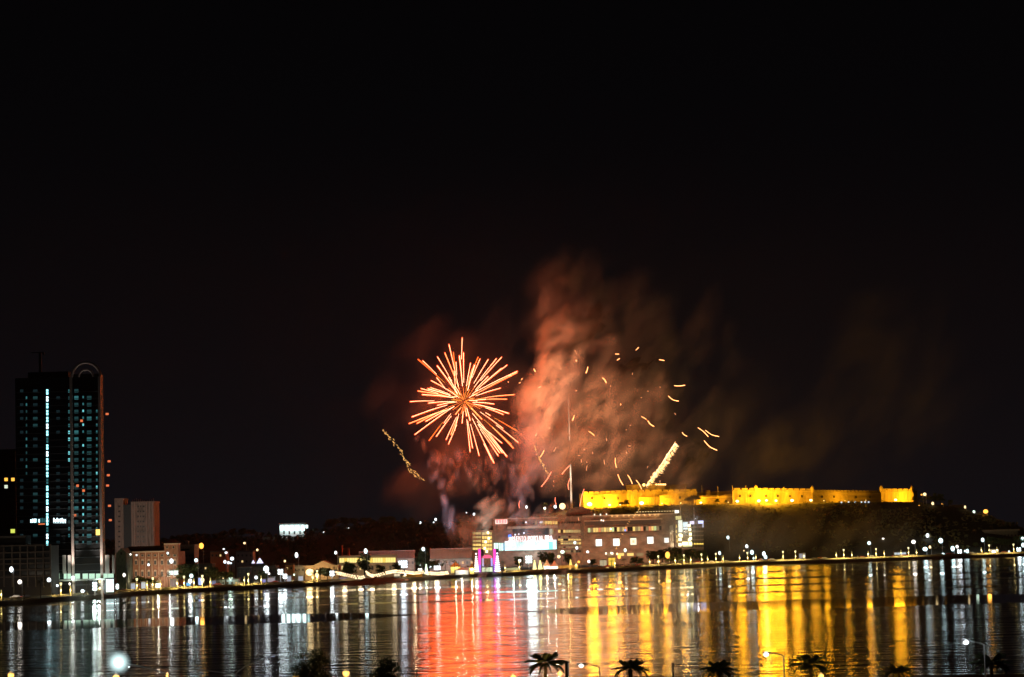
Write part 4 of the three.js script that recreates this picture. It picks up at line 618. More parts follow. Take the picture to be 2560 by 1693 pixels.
{
  const near = [makePalm(9.5, 2.5, 24, 34, .24), makePalm(9, 2.4, 22, 34, .24), makePalm(9, 2.5, 26, 34, .24)];
  // x, y of the crown's heart in the photograph, distance, size of the crown
  [[1364, 1660, 240, 1.12, 'largest dark palm of the near row, before the pink-white reflections'], [1577, 1664, 244, 1.02, 'dark palm before two yellow reflections, beside the thin near pole'], [1797, 1668, 246, .92, 'dark palm before brown dim water, between the pole and lamp'], [2026, 1664, 240, 1.02, 'dark palm just beyond the curved lamp, over a sodium light'], [2247, 1674, 246, .92, 'small dark palm before the single orange reflection'], [2478, 1650, 236, 1.05, 'dim palm behind the tall bright-posted street lamp']].forEach(([x, y, D, s, label], i) => {
    const p = P(x, y, D), o = i < 3 ? near[i] : near[i % 3].clone(); o.name = numbered('palm'); o.userData = {}; scene.add(o); tag(o, label, 'palm tree');
    const h = (p.y - 2.2); o.position.set(p.x, 2.2, p.z); o.scale.set(s, h / 9.8, s); o.rotation.y = i * 1.1;
  });
  const far = makePalm(7, 2.6, 12, 7, .22), spots = rows('742 1426 1098;781 1432 1100;788 1428 1102;620 1436 1085;1113 1404 1190;1136 1401 1192;1168 1416 1198;1146 1412 1196;1256 1405 1210;565 1440 1078;470 1445 1062;400 1440 1050;420 1436 1052;60 1455 930;100 1452 940;180 1458 962;215 1455 972;1605 1396 1275;1650 1390 1285;1528 1402 1265;1560 1398 1270;2330 1370 1395;2405 1366 1400;2480 1360 1402');
  spots.forEach(([x, y, D], i) => { const p = P(x, y, D), g = land(p.x, p.z), o = i ? far.clone() : far; o.name = numbered('palm'); o.userData = {}; scene.add(o); o.position.set(p.x, g, p.z); const k = Math.max(.5, (p.y - g) / 8); o.scale.set(Math.max(.8, k), k, Math.max(.8, k)); o.rotation.y = rr(0, 6); say(o, x, 'small dark promenade palm', 'palm tree', 'small palms on the far promenade'); });
  // two dark broad trees at the near edge
  for (const [x, y, D, w, label, n] of [[778, 1680, 235, 2.6, 'black broad tree crown at the picture bottom, with an orange lamp beyond it', 5200], [962, 1690, 232, 2.2, 'black ragged tree crown at the bottom, just before the red reflection starts', 4600]]) {
    const p = P(x, y, D), o = thing('tree', label, 'tree', V(p.x, 2.2, p.z)), h = p.y - 2.2;
    mesh('trunk', tube([V(0, -1, 0), V(.2, h * .3, 0), V(-.1, h * .6, .1), V(0, h, 0)], .32, .08, 8), barkM, o); for (let i = 0; i < 6; i++) { const a = i * 1.05; mesh('limb', tube([V(0, h * .45, 0), V(Math.cos(a) * w * .5, h * .7, Math.sin(a) * w * .5), V(Math.cos(a) * w * .9, h * .95, Math.sin(a) * w * .8)], .12, .03, 5), barkM, o); }
    mesh('crown', crownGeo(w * 1.1, w * .95, 16, n, .13).translate(0, h - .1, 0), leafM[2], o);
  }
}
// ---------------------------------------------------------------- lamps and small things on the far shore
const LAMP_K = .035, FLOOD_K = .046;
const WHITE = RGB(.86, .97, 1), COOL = RGB(.72, .98, 1), WARM = RGB(1, .72, .34), ORANGE = RGB(1, .42, .06), GREENY = RGB(.74, 1, .8), PALE = RGB(1, .92, .82);
const glowOf = {};
const lens = (c, k) => glowOf[[c.r, c.g, c.b, k]] ??= glow(c.r * k * .42, c.g * k * .42, c.b * k * .42);
const steelM = std(.3, .3, .31, .5, { metalness: .4 }), postGeo = cyl(1, .6, 1, 6), headGeo = new THREE.BoxGeometry(1, .3, .7), globeGeo = new THREE.SphereGeometry(1, 10, 8), armGeo = new THREE.BoxGeometry(1, .12, .12);
function lampPost(x, y, D, c, r, I, desc, category, group, where, k = 6, arm = -1) {   // a lamp whose head is seen at x, y
  const p = P(x, y, D), g = Math.min(land(p.x, p.z), p.y - 2.5), o = thing('street_lamp', null, null, V(p.x - arm * .9, g, p.z)), h = p.y - g;
  const post = mesh('post', postGeo, steelM, o); post.scale.set(.13, h + .25, .13); const a = mesh('arm', armGeo, steelM, o); a.position.set(arm * .45, h + .25, 0); a.scale.x = .95;
  const hd = mesh('housing', headGeo, steelM, o); hd.position.set(arm * .9, h + .22 + r * .5, 0); hd.scale.set(Math.max(.7, r), .5, Math.max(.7, r)); const e = mesh('lens', globeGeo, lens(c, k), o, false); e.position.set(arm * .9, h, 0); e.scale.set(r * rr(.85, 1.25), r * rr(.95, 1.5), r * .8);
  if (I * LAMP_K * Math.pow(r / .75, 2) > 1) lamp(V(p.x, p.y - r * .4, p.z + r + .4), c, I * LAMP_K * Math.pow(r / .75, 2), r);
  return say(o, x, desc, category ?? 'street lamp', group, where);
}
const WH = 'white street lamp on a tall post';
for (const [x, y, D, r, I] of rows(`28 1424 925 .75 420;49 1455 915 .7 350;122 1450 945 .65 260;200 1415 990 .75 420;182 1445 975 .6 200;206 1478 958 .65 260;143 1464 950 .45 90;174 1460 962 .45 90;252 1457 985 .7 300;310 1438 1020 .6 180;326 1386 1040 .35 0;341 1388 1040 .4 0;371 1412 1040 .42 60;419 1383 1045 .38 0
  428 1403 1050 .75 420;490 1401 1075 .7 380;478 1440 1065 .7 500;475 1453 1062 .8 900;371 1454 1045 .7 520;576 1445 1085 .95 520;640 1444 1092 .8 360;665 1424 1100 1.35 900;672 1434 1098 .45 80;735 1437 1110 .4 60;741 1388 1115 .85 420;839 1382 1150 .7 300;914 1378 1155 .95 420;1058 1373 1180 .9 400
  1049 1412 1190 .4 60;1076 1418 1192 .5 90;1097 1411 1195 .45 60;1299 1402 1235 .7 200;1437 1357 1310 .7 160;1442 1370 1305 .6 140;1406 1380 1290 .85 260;1469 1380 1292 .7 220;1563 1376 1300 .8 260;1472 1404 1275 .6 150`)) lampPost(x, y, D, [WHITE, COOL, GREENY, PALE, WHITE][(x * 7 + y) % 5], r, I, r < .5 ? 'dim small white street lamp' : r > .9 ? 'large bright white street lamp' : WH, null, 'white street lamps on the far shore');
for (const [x, y, D, r, I] of rows(`1799 1383 1345 .8 260;1820 1344 1420 .8 220;1867 1366 1395 .95 420;1880 1381 1365 1.05 480;1884 1396 1350 .5 120;1910 1385 1360 .95 460;1914 1393 1358 .8 320;2108 1335 1450 .85 200;2173 1358 1410 .95 360;2208 1347 1430 .6 160;2264 1329 1450 .95 380;2284 1355 1400 1.1 460;2319 1339 1430 .85 320;2340 1329 1450 .9 360;2352 1352 1405 1.1 460
  2313 1373 1385 1.2 520;2393 1367 1395 .9 300;2382 1372 1390 1.2 520;2413 1378 1388 .7 240;2419 1378 1388 .85 320;2358 1388 1380 .9 360;2424 1326 1450 .85 300;2430 1330 1450 .75 260;2457 1350 1410 1.05 420;2485 1381 1390 1.0 300;2541 1321 1470 .9 300;2557 1347 1420 1 400;2558 1363 1400 .9 320;2368 1389 1380 .5 120;2523 1379 1390 .5 60`)) lampPost(x, y, D, [WHITE, COOL, WHITE, PALE, COOL][(x * 7 + y) % 5], r, I, r < .65 ? 'dim small white street lamp' : r >= 1.05 ? 'large dazzling white street lamp' : WH, null, 'white street lamps on the far shore');
for (const [x, y, D, r, I, k] of rows(`503 1365 1180 1.05 300 6;559 1373 1190 .45 60 4;565 1382 1188 .6 120 5;580 1397 1170 .8 160 5;562 1405 1165 .8 160 4;571 1407 1165 .6 80 4;577 1408 1165 .5 60 4;640 1443 1090 .3 0 2`)) lampPost(x, y, D, x === 503 ? ORANGE : WHITE, r, I, x === 503 ? 'solitary large orange lamp high above the roofs' : 'white lamp up among the dark roofs', 'lamp', 'lamps among the dark roofs', null, k);
for (const [x, y, D, r, I] of rows(`611 1358 1250 .55 70;616 1387 1230 .4 40;643 1375 1240 .5 60;712 1403 1180 .5 60;685 1350 1560 .3 10;701 1350 1560 .35 10;705 1350 1560 .3 10;722 1338 1600 .9 60;726 1331 1590 .4 20;549 1443 1085 .5 60;559 1445 1085 .5 60;774 1431 1120 1.5 700;792 1438 1112 .7 160;506 1450 1070 .7 220;1397 1392 1290 .8 200;1447 1405 1282 .7 160;1548 1392 1285 .95 700;1669 1388 1300 1.25 900;1543 1385 1288 .5 60;1860 1377 1420 .3 20;2325 1368 1388 .75 240`)) lampPost(x, y, D, x === 1669 || x === 1548 || y < 1352 || x === 1447 ? ORANGE : WARM, r, I, r > 1 ? 'large glowing orange street lamp' : r > .65 ? 'warm yellow street lamp on a post' : 'small dim yellow lamp', 'street lamp', 'yellow and orange lamps on the far shore', null, 6);
for (const [x, y, r, I] of rows('773 1339 .55 40;810 1332 .6 45;846 1333 .3 0;870 1322 .8 60;898 1321 .35 0;957 1315 .35 0;994 1311 .6 40;1050 1307 .8 60;1084 1306 .35 0;1089 1299 .65 40;1166 1282 .35 0;1185 1286 .75 50;1316 1268 .7 60;1388 1267 .8 70')) lampPost(x, y, 1465, WHITE, r, I, r < .5 ? 'faint white road lamp on the distant hill' : 'white road lamp on the distant hill', 'street lamp', 'road lamps on the distant hill', x < 860 ? 'next to the floodlit house' : x < 1000 ? 'above the lit gallery' : x < 1120 ? 'above the long grey roofs' : 'above the shopping building', 6);
for (const [x, y, r, I, c, k] of [[1406, 1266, 1.9, 700, RGB(1, .68, .32), 6], [2312, 1236, .9, 90, WARM, 5], [2304, 1237, .5, 30, ORANGE, 4], [2332, 1259, .7, 120, WARM, 5], [2298, 1265, .6, 60, ORANGE, 4], [2304, 1268, .8, 120, WARM, 5], [2413, 1268, .65, 70, WARM, 5], [2435, 1280, .95, 120, GREENY, 5], [2464.5, 1279, 1.25, 500, ORANGE, 6], [2355, 1260, .35, 20, ORANGE, 3], [1996, 1269, .35, 15, ORANGE, 3], [2008, 1269, .4, 15, ORANGE, 3], [2062, 1269, .7, 60, RGB(1, .75, .5), 4], [2081, 1269, .5, 30, RGB(1, .75, .5), 4]]) lampPost(x, y, 1472, c, r, I, c === ORANGE ? 'small orange lamp on the fort hill' : c === GREENY ? 'greenish white lamp on the fort hill' : x === 1406 ? 'dazzling orange-white lamp by flagpole foot' : 'warm white lamp on the fort hill', 'lamp', 'lamps on the fort hill', x < 1500 ? 'behind the dome' : x < 2100 ? 'under the ramparts' : 'past the last rampart', k);
for (const [i, x] of [2104, 2122, 2138, 2154, 2163, 2172].entries()) { const p = P(x, 1257, 1476), o = thing('bollard_light', null, null, V(p.x, land(p.x, p.z), p.z)), h = Math.max(.6, p.y - land(p.x, p.z)); mesh('post', cyl(.12, .12, h, 6), steelM, o); mesh('lens', globeGeo, glow(.8, .95, 1.1), o, false).position.y = h; o.children[1].scale.set(.55, .5, .4); say(o, x, 'dim bluish lamp beneath the dark rampart', 'lamp', 'row of lamps beneath the dark rampart', 'on the fort hill'); }
// masts with several floodlights
function floodMast(x, y, D, w, h, c, I, label, k = 6) {
  const p = P(x, y, D), g = land(p.x, p.z), o = thing('floodlight_mast', label, 'floodlight', V(p.x, g, p.z)), H = p.y - g; mesh('mast', cyl(.28, .2, H, 8), steelM, o);
  mesh('crossbar', box(-w / 2, w / 2, H - .12, H + .12, -.15, .15), steelM, o); const nx = Math.max(2, Math.round(w / 1.3)), ny = Math.max(1, Math.round(h / 1.3));
  for (let i = 0; i < nx; i++) for (let j = 0; j < ny; j++) { const a = -w / 2 + (i + .5) * w / nx, b = H - h / 2 + (j + .5) * h / ny; mesh('housing', box(-.5, .5, -.45, .45, -.35, .1).translate(a, b, .2), steelM, o); const e = mesh('lens', globeGeo, lens(c, k), o, false); e.position.set(a, b, .42); const s = .62 - .16 * Math.hypot(a / w, (b - H) / h); e.scale.set(s, s, .3); }
  lamp(V(p.x, p.y, p.z + 2), c, I * FLOOD_K, Math.min(w, h) * .4);
}
floodMast(237, 1466, 968, 1.7, 3.6, RGB(.8, 1, .95), 1700, 'tall dazzling white floodlight cluster on the promenade before the glass tower');
floodMast(701, 1430, 1100, 2.7, 2.9, WHITE, 1500, 'larger of a dazzling pair of white floodlights by the orange hut');
floodMast(712.5, 1441, 1098, 1.9, 2.2, WHITE, 1000, 'smaller, lower one of a dazzling pair of floodlights by orange hut');
floodMast(830, 1434, 1122, 2.2, 2.8, WHITE, 1400, 'dazzling white floodlight at the start of the string lights');
floodMast(1007, 1411, 1180, 4.6, 3.8, RGB(.78, .9, 1), 2600, 'widest dazzling blue-white floodlight between the lit gallery and long roof');
floodMast(1322, 1399, 1250, 3.6, 4.2, RGB(.82, 1, .98), 3000, 'dazzling white floodlight straight below the big bright screen');
floodMast(2399, 1379, 1385, 2.9, 2.6, WHITE, 1500, 'dazzling white floodlight cluster near the promenade past the fort end');
floodMast(2547, 1374, 1385, 2.9, 2.4, RGB(.8, .95, 1), 1400, 'dazzling blue-white floodlight cluster at the far end of the promenade');
floodMast(285, 1467, 992, 4.4, 2.4, RGB(.8, 1, 1), 1500, 'wide bank of white floodlights between glass tower and gabled house');
floodMast(1093, 1420, 1190, 3.4, 2.2, RGB(.95, .95, 1), 900, 'wide white floodlight bank among the string lights before grey-green roof', 5);
floodMast(1050, 1424, 1188, 2.2, 1.6, RGB(1, .9, .75), 600, 'low warm white floodlight bank left of the dark palm and long roof', 5);
// luminous columns and lanterns along the promenade
{
  const colM = glow(.62, .48, .15), bodyM = std(.45, .38, .2, .6), headM = glow(2.1, 1.8, .85), cg = box(-.16, .16, .35, 1, .2, .23), bg = box(-.2, .2, 0, 1, -.2, .2), dist = (x) => -G(x, lerpT(rows('0 1512;400 1483;750 1466;1016 1451;1200 1441;1500 1429;1800 1414;2130 1404;2560 1389.5'), x)).z + 3;
  const put = (x, lantern) => {
    const D = dist(x), p = G(x, 1440), px = P(x, 1440 - (x - 1280) * .028, D).x, o = thing(lantern ? 'lantern_post' : 'light_column', null, null, V(px, LAND, -D)), h = lantern ? 4.6 : 4.2;
    const a = mesh('post', bg, bodyM, o); a.scale.set(lantern ? .6 : 1, h, lantern ? .6 : 1); const s = mesh('light_strip', cg, colM, o, false); s.scale.set(lantern ? .6 : 1, h, lantern ? .62 : 1);
    if (lantern) { mesh('lantern', cyl(.28, .5, 1, 8).translate(0, h, 0), headM, o, false); mesh('cap', cyl(.6, .2, .3, 8).translate(0, h + 1, 0), steelM, o); } else mesh('cap', box(-.24, .24, h, h + .12, -.24, .24), steelM, o);
    if (lantern) lamp(V(px, LAND + 4.2, -D + .8), RGB(1, .76, .32), 5, .3);
    spot(V(px, LAND + 2.6, -D + .3), V(px, LAND + .4, -D - 3), RGB(1, .74, .26), 420, 1.35);
    say(o, x, lantern ? 'yellow flared lantern post on the promenade' : 'slim glowing yellow promenade column', 'promenade light', lantern ? 'lantern posts along the promenade' : 'light columns along the promenade');
  };
  for (const x of '3 176 257 273 286 368 401 443 485 526 611 653 782 1263 1441 1538 1625 1689 1728 1770 1809 1850 1891 2011 2092 2131 2172 2212 2254 2293 2455 2494'.split(' ')) put(+x, false);
  for (const x of '152 249 342 382 460 506 621 793 1299 1647 1711 1755 1791 1870 1959 1990 2111 2192 2273 2475 2536'.split(' ')) put(+x, true);
}
// string lights
{
  const bulbM = glow(2.0, 1.5, .85), wireM = std(.05, .05, .05);
  const strings = [[[838, 1428, 1124], [862, 1433, 1126], [892, 1440, 1128], 'brightest sagging string of warm bulbs from the white floodlight downwards'], [[892, 1438, 1128], [903, 1440, 1129], [913, 1438, 1130], 'short low string of warm bulbs under the big dark tree'], [[914, 1427, 1132], [932, 1436, 1134], [963, 1429, 1140], 'sagging string of warm bulbs at the earth spit middle'], [[963, 1429, 1140], [985, 1425, 1145], [1012, 1426, 1150], 'string of warm bulbs under the blue-white floodlight'], [[1012, 1426, 1150], [1035, 1429, 1155], [1062, 1426, 1162], 'string of pale bulbs above the orange hoarding'], [[1062, 1428, 1162], [1092, 1431, 1168], [1122, 1428, 1174], 'string of pale bulbs before the grey-green roof hall']];
  strings.forEach(([a, b, c, label], i) => {
    const A = P(...a), B = P(...b), C = P(...c), o = thing('string_light', label, 'string lights', A), curve = new THREE.CatmullRomCurve3([V(), B.clone().sub(A), C.clone().sub(A)]), L = curve.getLength(), n = Math.round(L / 1.15);
    mesh('cable', new THREE.TubeGeometry(curve, 14, .04, 4), wireM, o, false); for (let r = 0; r < 2; r++) for (let k = 0; k < n; k++) { const p = curve.getPoint((k + .5 + r * .5) / (n + .5)); const m = mesh('bulb', globeGeo, bulbM, o, false); m.position.set(p.x, p.y - .35 - r * .85, p.z); m.scale.setScalar(rr(.3, .5)); }
    for (const e of [V(), C.clone().sub(A)]) { const g = LAND - (A.y + e.y); mesh('pole', cyl(.09, .07, -g, 6).translate(e.x, e.y + g, e.z), steelM, o); }
    lamp(B.clone().add(V(0, -.5, 2.5)), RGB(1, .8, .5), 45, 1.2);
  });
}
// the gate of the festivities and its neighbours
{
  const D = 1212, S = D / F, c = P(1217, 1424, D), o = thing('event_gate', 'magenta lit gate with two towers and a red arched canopy', 'gate', V(c.x, LAND, c.z)), l = (x, y) => P(x, y, D).sub(o.position), mag = glow(1.5, .09, .75), vio = glow(.55, .2, 1.1), red = glow(1.35, .16, .32);
  for (const x of [1199, 1236.5]) { const t = l(x, 1372).y; mesh('tower', box(-.75, .75, 0, t, -.75, .6).translate(l(x, 1395).x, 0, 0), std(.2, .1, .18), o); mesh('light_panel', box(-.65, .65, t * .36, t - .1, .6, .72).translate(l(x, 1395).x, 0, 0), mag, o); mesh('light_panel', box(-.6, .6, .6, t * .35, .6, .7).translate(l(x, 1395).x, 0, 0), vio, o); }
  const a = l(1205, 1396), b = l(1231, 1396), r = (b.x - a.x) / 2, arc = new THREE.Shape(); arc.absarc(0, 0, r, 0, Math.PI); const hole = new THREE.Path(); hole.absellipse(0, -.2, r * .72, r * .34, 0, Math.PI); arc.holes.push(hole);
  mesh('canopy', new THREE.ExtrudeGeometry(arc, { depth: 1.4, bevelEnabled: false, curveSegments: 14 }).scale(1, .62, 1).translate((a.x + b.x) / 2, a.y, -.6), red, o); mesh('arch_leg', box(-.45, .45, 0, a.y, -.5, .5).translate(a.x + .4, 0, 0), glow(.7, .7, 1.1), o); mesh('arch_leg', box(-.45, .45, 0, a.y, -.5, .5).translate(b.x - .4, 0, 0), glow(.5, .45, 1.1), o);
  lamp(V(c.x - 4, 9, c.z + 3), RGB(1, .1, .6), 14, .6); lamp(V(c.x + 4, 7, c.z + 3), RGB(.6, .3, 1), 12, .6);
  for (const [x, t, lab] of [[1206.5, 1373, 'black hanging loudspeaker stack beside the first magenta tower'], [1243.5, 1372, 'black hanging loudspeaker stack beside the second magenta tower']]) { const p = P(x, 1382, D - 1), s = thing('loudspeaker_stack', lab, 'loudspeaker', V(p.x, LAND, p.z)), top = P(x, t, D).y - LAND; mesh('truss', box(-.12, .12, 0, top, -.12, .12), steelM, s); for (let i = 0; i < 5; i++) mesh('cabinet', unit(1.3, .62, 1), std(.02, .02, .022, .6), s).position.set(0, top - .4 - i * .66, .5 - i * .05); }
  const cone = (x, y0, y1, w, D2, m, label, cat = 'light tree') => { const p = P(x, y1, D2), s = thing('light_tree', label, cat, V(p.x, LAND, p.z)), h = P(x, y0, D2).y - LAND, R = w * D2 / F / 2; mesh('pole', cyl(.12, .06, h, 6), steelM, s); for (let k = 0; k < 8; k++) { const t = k / 8; mesh('light_ring', new THREE.TorusGeometry(R * (1 - t * .82), .26, 5, 12).rotateX(Math.PI / 2).translate(0, h * (.12 + .84 * t), 0), m, s, false); } mesh('star', new THREE.OctahedronGeometry(.5).translate(0, h, 0), m, s, false); lamp(V(p.x, LAND + h * .5, p.z + R + 1), m.emissive.clone().multiplyScalar(1 / Math.max(m.emissive.r, m.emissive.g, m.emissive.b)), 30, .6); };
  cone(1191, 1385, 1416, 11, 1210, glow(3.2, 2.8, 2.4), 'white and orange lit tree before the first magenta tower'); cone(1244, 1384, 1424, 13, 1209, glow(2.8, 3, 3.4), 'tall white lit tree beside the second magenta tower');
  cone(1337, 1403, 1431, 9, 1240, glow(1.9, 1.6, .6), 'slim yellow lit cone tree close to the dazzling floodlight below screen'); cone(1351, 1403, 1432, 11, 1238, glow(1.8, 1.6, .55), 'wider yellow lit cone tree standing right of the slim one'); cone(1427, 1401, 1424, 9, 1255, glow(1.4, 1.0, .22), 'golden lit cone tree on a low lit mound before the domed building'); cone(1066, 1413, 1437, 9, 1180, glow(1.8, 2.2, 1.5), 'greenish white lit cone tree among the string lights');
  const tent = (x0, x1, yt, ye, yb, D2, m, label) => { const g = P((x0 + x1) / 2, yb, D2), s = thing('tent', label, 'tent', V(g.x, LAND, g.z)), w = (x1 - x0) * D2 / F, he = Math.max(1.6, P((x0 + x1) / 2, ye, D2).y - LAND), ht = P((x0 + x1) / 2, yt, D2).y - LAND; const rf = new THREE.CylinderGeometry(.06, 1, Math.max(.6, ht - he), 4, 3).rotateY(Math.PI / 4), p = rf.attributes.position; for (let i = 0; i < p.count; i++) { const k = p.getY(i) / (ht - he) + .5; p.setX(i, p.getX(i) * (1 - .35 * k * (1 - k) * 2)); p.setZ(i, p.getZ(i) * (1 - .35 * k * (1 - k) * 2)); } rf.computeVertexNormals(); mesh('roof', rf.scale(w * .72, 1, w * .6).translate(0, (ht + he) / 2, 0), m, s); mesh('valance', box(-w / 2, w / 2, he - .35, he, -w * .4, w * .4), m, s); for (const a of [-1, 1]) for (const z of [-1, 1]) mesh('leg', cyl(.07, .07, he, 5).translate(a * w * .48, 0, z * w * .38), steelM, s); mesh('back_cloth', box(-w / 2, w / 2, 0, he, -w * .4 - .05, -w * .4), m, s); lamp(V(g.x, LAND + he - .7, g.z), RGB(1, .92, .75), 60, .3); };
  const wt = std(.75, .74, .7, .8, { side: THREE.DoubleSide }), yt = std(.75, .6, .15, .8, { side: THREE.DoubleSide });
  tent(1359, 1377, 1400, 1414, 1432, 1238, wt, 'white peaked tent first beside the yellow cone trees'); tent(1377, 1396, 1402, 1415, 1430, 1242, wt, 'white peaked tent second from the yellow cone trees'); tent(1174, 1186, 1408, 1419, 1440, 1196, yt, 'small yellow gazebo on white legs near the water'); tent(1126, 1152, 1404, 1416, 1432, 1200, yt, 'yellow peaked awning with lights left of the gazebo'); tent(1138, 1172, 1419, 1424, 1434, 1192, wt, 'long low white canopy before the yellow awning'); tent(1010, 1030, 1424, 1431, 1440, 1165, wt, 'pale tent under the string of pale bulbs'); tent(388, 402, 1450, 1458, 1476, 1040, wt, 'bluish white tent on the promenade before pink building');
  const hoard = (x0, x1, y0, y1, D2, m, label, n) => { const g = P((x0 + x1) / 2, y1, D2), s = thing('hoarding', label, 'hoarding', V(g.x, LAND, g.z)), w = (x1 - x0) * D2 / F, h = (y1 - y0) * D2 / F; for (let i = 0; i < n; i++) { mesh('panel', box(-w / n / 2 + .04, w / n / 2 - .04, .1, h, -.06, .06).translate(-w / 2 + (i + .5) * w / n, 0, 0), m, s); mesh('post', box(-.05, .05, 0, h, -.12, -.06).translate(-w / 2 + i * w / n, 0, 0), steelM, s); } };
  hoard(1016, 1056, 1433, 1443, 1160, std(.65, .33, .04), 'bright orange hoarding at the water edge under the bulbs', 7); hoard(1086, 1112, 1432, 1439, 1176, std(.4, .08, .07), 'dull red hoarding at the water edge under the bulbs', 5); hoard(1264, 1301, 1418, 1428, 1232, std(.5, .62, .5), 'pale green banner fence beside the magenta gate', 6); hoard(848, 866, 1441, 1448, 1128, std(.2, .18, .5), 'violet-blue banner below the first string of bulbs', 3); hoard(1394, 1446, 1416, 1427, 1250, std(.55, .4, .14), 'long golden lit parapet before the domed building', 9);
  lamp(P(1036, 1430, 1150), RGB(1, .75, .4), 50, .4); lamp(P(1420, 1414, 1244), RGB(1, .72, .25), 60, .4); lamp(P(1283, 1412, 1226), RGB(.8, 1, .85), 40, .4);
  { const p = P(1362, 1262, 1465), s = thing('lit_palm', 'small yellow-green lit palm on the skyline left of the flagpole', 'palm tree', V(p.x, land(p.x, p.z), p.z)), h = p.y - land(p.x, p.z), g = frondGeo(2.6, .6, 9, .1), m = std(.3, .3, .08, .9, { side: THREE.DoubleSide }); mesh('trunk', cyl(.25, .18, h, 7), barkM, s); for (let i = 0; i < 14; i++) { const f = mesh('frond', g, m, s); f.position.y = h; f.rotation.set(0, i * 2.4, rr(-.2, .8), 'YXZ'); } lamp(V(p.x, p.y - 3.2, p.z + 1.6), RGB(1, .9, .5), 160, .3); const q = P(1362, 1271, 1461); mesh('uplight', globeGeo, glow(5, 5, 4), s, false).position.set(q.x - p.x, q.y - s.position.y, 2); s.children[s.children.length - 1].scale.setScalar(.7); }
  { const b = building('flat_hall', 'pale flat-roofed hall at the hill end, dim behind dark trees', 1440, 2462, 2546, 1368); b.body('wall', 2462, 2546, 1328, std(.3, .27, .22, .9, { map: grime }), 20); b.add('roof', 2458, 2548, 1324, 1328.5, std(.28, .25, .2), -20, 1.5); for (let i = 0; i < 9; i++) windowIn(b, 2468 + i * 8.5, 2473 + i * 8.5, 1336, 1342, dimGlass); }
  { const b = building('hill_house', 'small warm-lit house among trees beyond the last rampart', 1500, 2266, 2306, 1272); b.body('wall', 2266, 2306, 1262, std(.45, .33, .2), 8); b.add('roof', 2264, 2308, 1259.5, 1262.5, std(.15, .1, .07), -8, 1); for (let i = 0; i < 4; i++) windowIn(b, 2270 + i * 9, 2275 + i * 9, 1264, 1269, i === 1 ? glow(1, .6, .25) : dimGlass); }
  { const b = building('hill_wall', 'long low warm-lit wall on the hill shoulder', 1500, 2372, 2408, 1272, 'wall'); b.body('wall', 2374, 2408, 1264, std(.4, .3, .2), 1); b.add('coping', 2373, 2409, 1262.5, 1264.3, std(.35, .28, .2), -1.1, .2); for (const x of [2374, 2391, 2406]) b.add('pier', x, x + 2, 1261.5, 1271, std(.4, .3, .2), 0, .5); }
}
// kiosks and lit shop fronts along the shore road
for (const [x0, x1, y0, D, c, label] of [[264, 284, 1447, 978, RGB(1.5, 2, 2), 'brightest white kiosk at the glass tower foot'], [326, 338, 1458, 1020, RGB(.35, .4, .5), 'dim grey-lit kiosk before the pink building'], [352, 364, 1455, 1030, RGB(.5, .55, .6), 'small pale kiosk before the pink building middle'], [425, 443, 1449, 1052, RGB(.22, .16, .17), 'dull pinkish hoarding-like kiosk under the pink turret'], [465, 476, 1457, 1062, RGB(.1, .6, 1.3), 'bright blue kiosk under a twin white lamp'], [495, 504, 1444, 1072, RGB(.45, .6, 1.1), 'narrow blue-lit kiosk beside the bright lantern post'], [528, 540, 1452, 1078, RGB(.12, .16, .3), 'dim blue kiosk between two light columns'], [655, 664, 1458, 1092, RGB(.2, .2, .55), 'violet-blue kiosk beyond the dark flat block'], [668, 686, 1444, 1096, RGB(.3, .26, .3), 'dim lilac kiosk beneath the slanting shop roofs'], [716, 728, 1440, 1102, RGB(.35, .36, .42), 'grey-lit kiosk right of the dazzling floodlight pair'], [745, 758, 1440, 1108, RGB(.4, .42, .5), 'pale kiosk with small blue panels before the hall'], [985, 1000, 1434, 1150, RGB(.9, .75, .5), 'warm kiosk under the blue-white floodlight'], [1100, 1112, 1428, 1178, RGB(1.3, 1.2, 1.0), 'bright cream kiosk beside the dark palm'], [1205, 1232, 1418, 1205, RGB(.9, 1.1, .7), 'pale green-lit stage front within the magenta gate'], [1500, 1518, 1400, 1288, RGB(.5, .42, .25), 'low warm kiosk below the first square lit panel'], [1522, 1540, 1394, 1290, RGB(1.1, .7, .08), 'yellow-lit kiosk below the second square lit panel'], [2000, 2016, 1384, 1362, RGB(.3, .3, .33), 'dim grey kiosk below the brightest fort wall'], [2238, 2268, 1384, 1388, RGB(.6, .7, .75), 'long white-lit kiosk below the far fort block'], [2478, 2500, 1376, 1400, RGB(.9, .7, .35), 'warm-lit kiosk past the fort end near the lantern post']]) {
  const b = building('kiosk', label, D, x0, x1, 1440, 'kiosk'), w = P(x1, y0, D).x - P(x0, y0, D).x, h = Math.max(2.6, P(x0, y0, D).y - b.o.position.y), lit = glow(c.r, c.g, c.b);
  mesh('wall', box(-w / 2, w / 2, 0, h, -3, 0), std(.25, .25, .26), b.o); mesh('roof', box(-w / 2 - .3, w / 2 + .3, h, h + .25, -3.3, .9), std(.2, .2, .21), b.o); mesh('counter', box(-w / 2, w / 2, .9, 1.05, 0, .6), std(.3, .28, .25), b.o);
  const k = Math.max(1, Math.round(w / 1.8)); for (let i = 0; i < k; i++) mesh('window', box(-w / 2 + (i + .06) * w / k, -w / 2 + (i + .94) * w / k, 1.1, h - .25, .01, .1), lit, b.o);
}
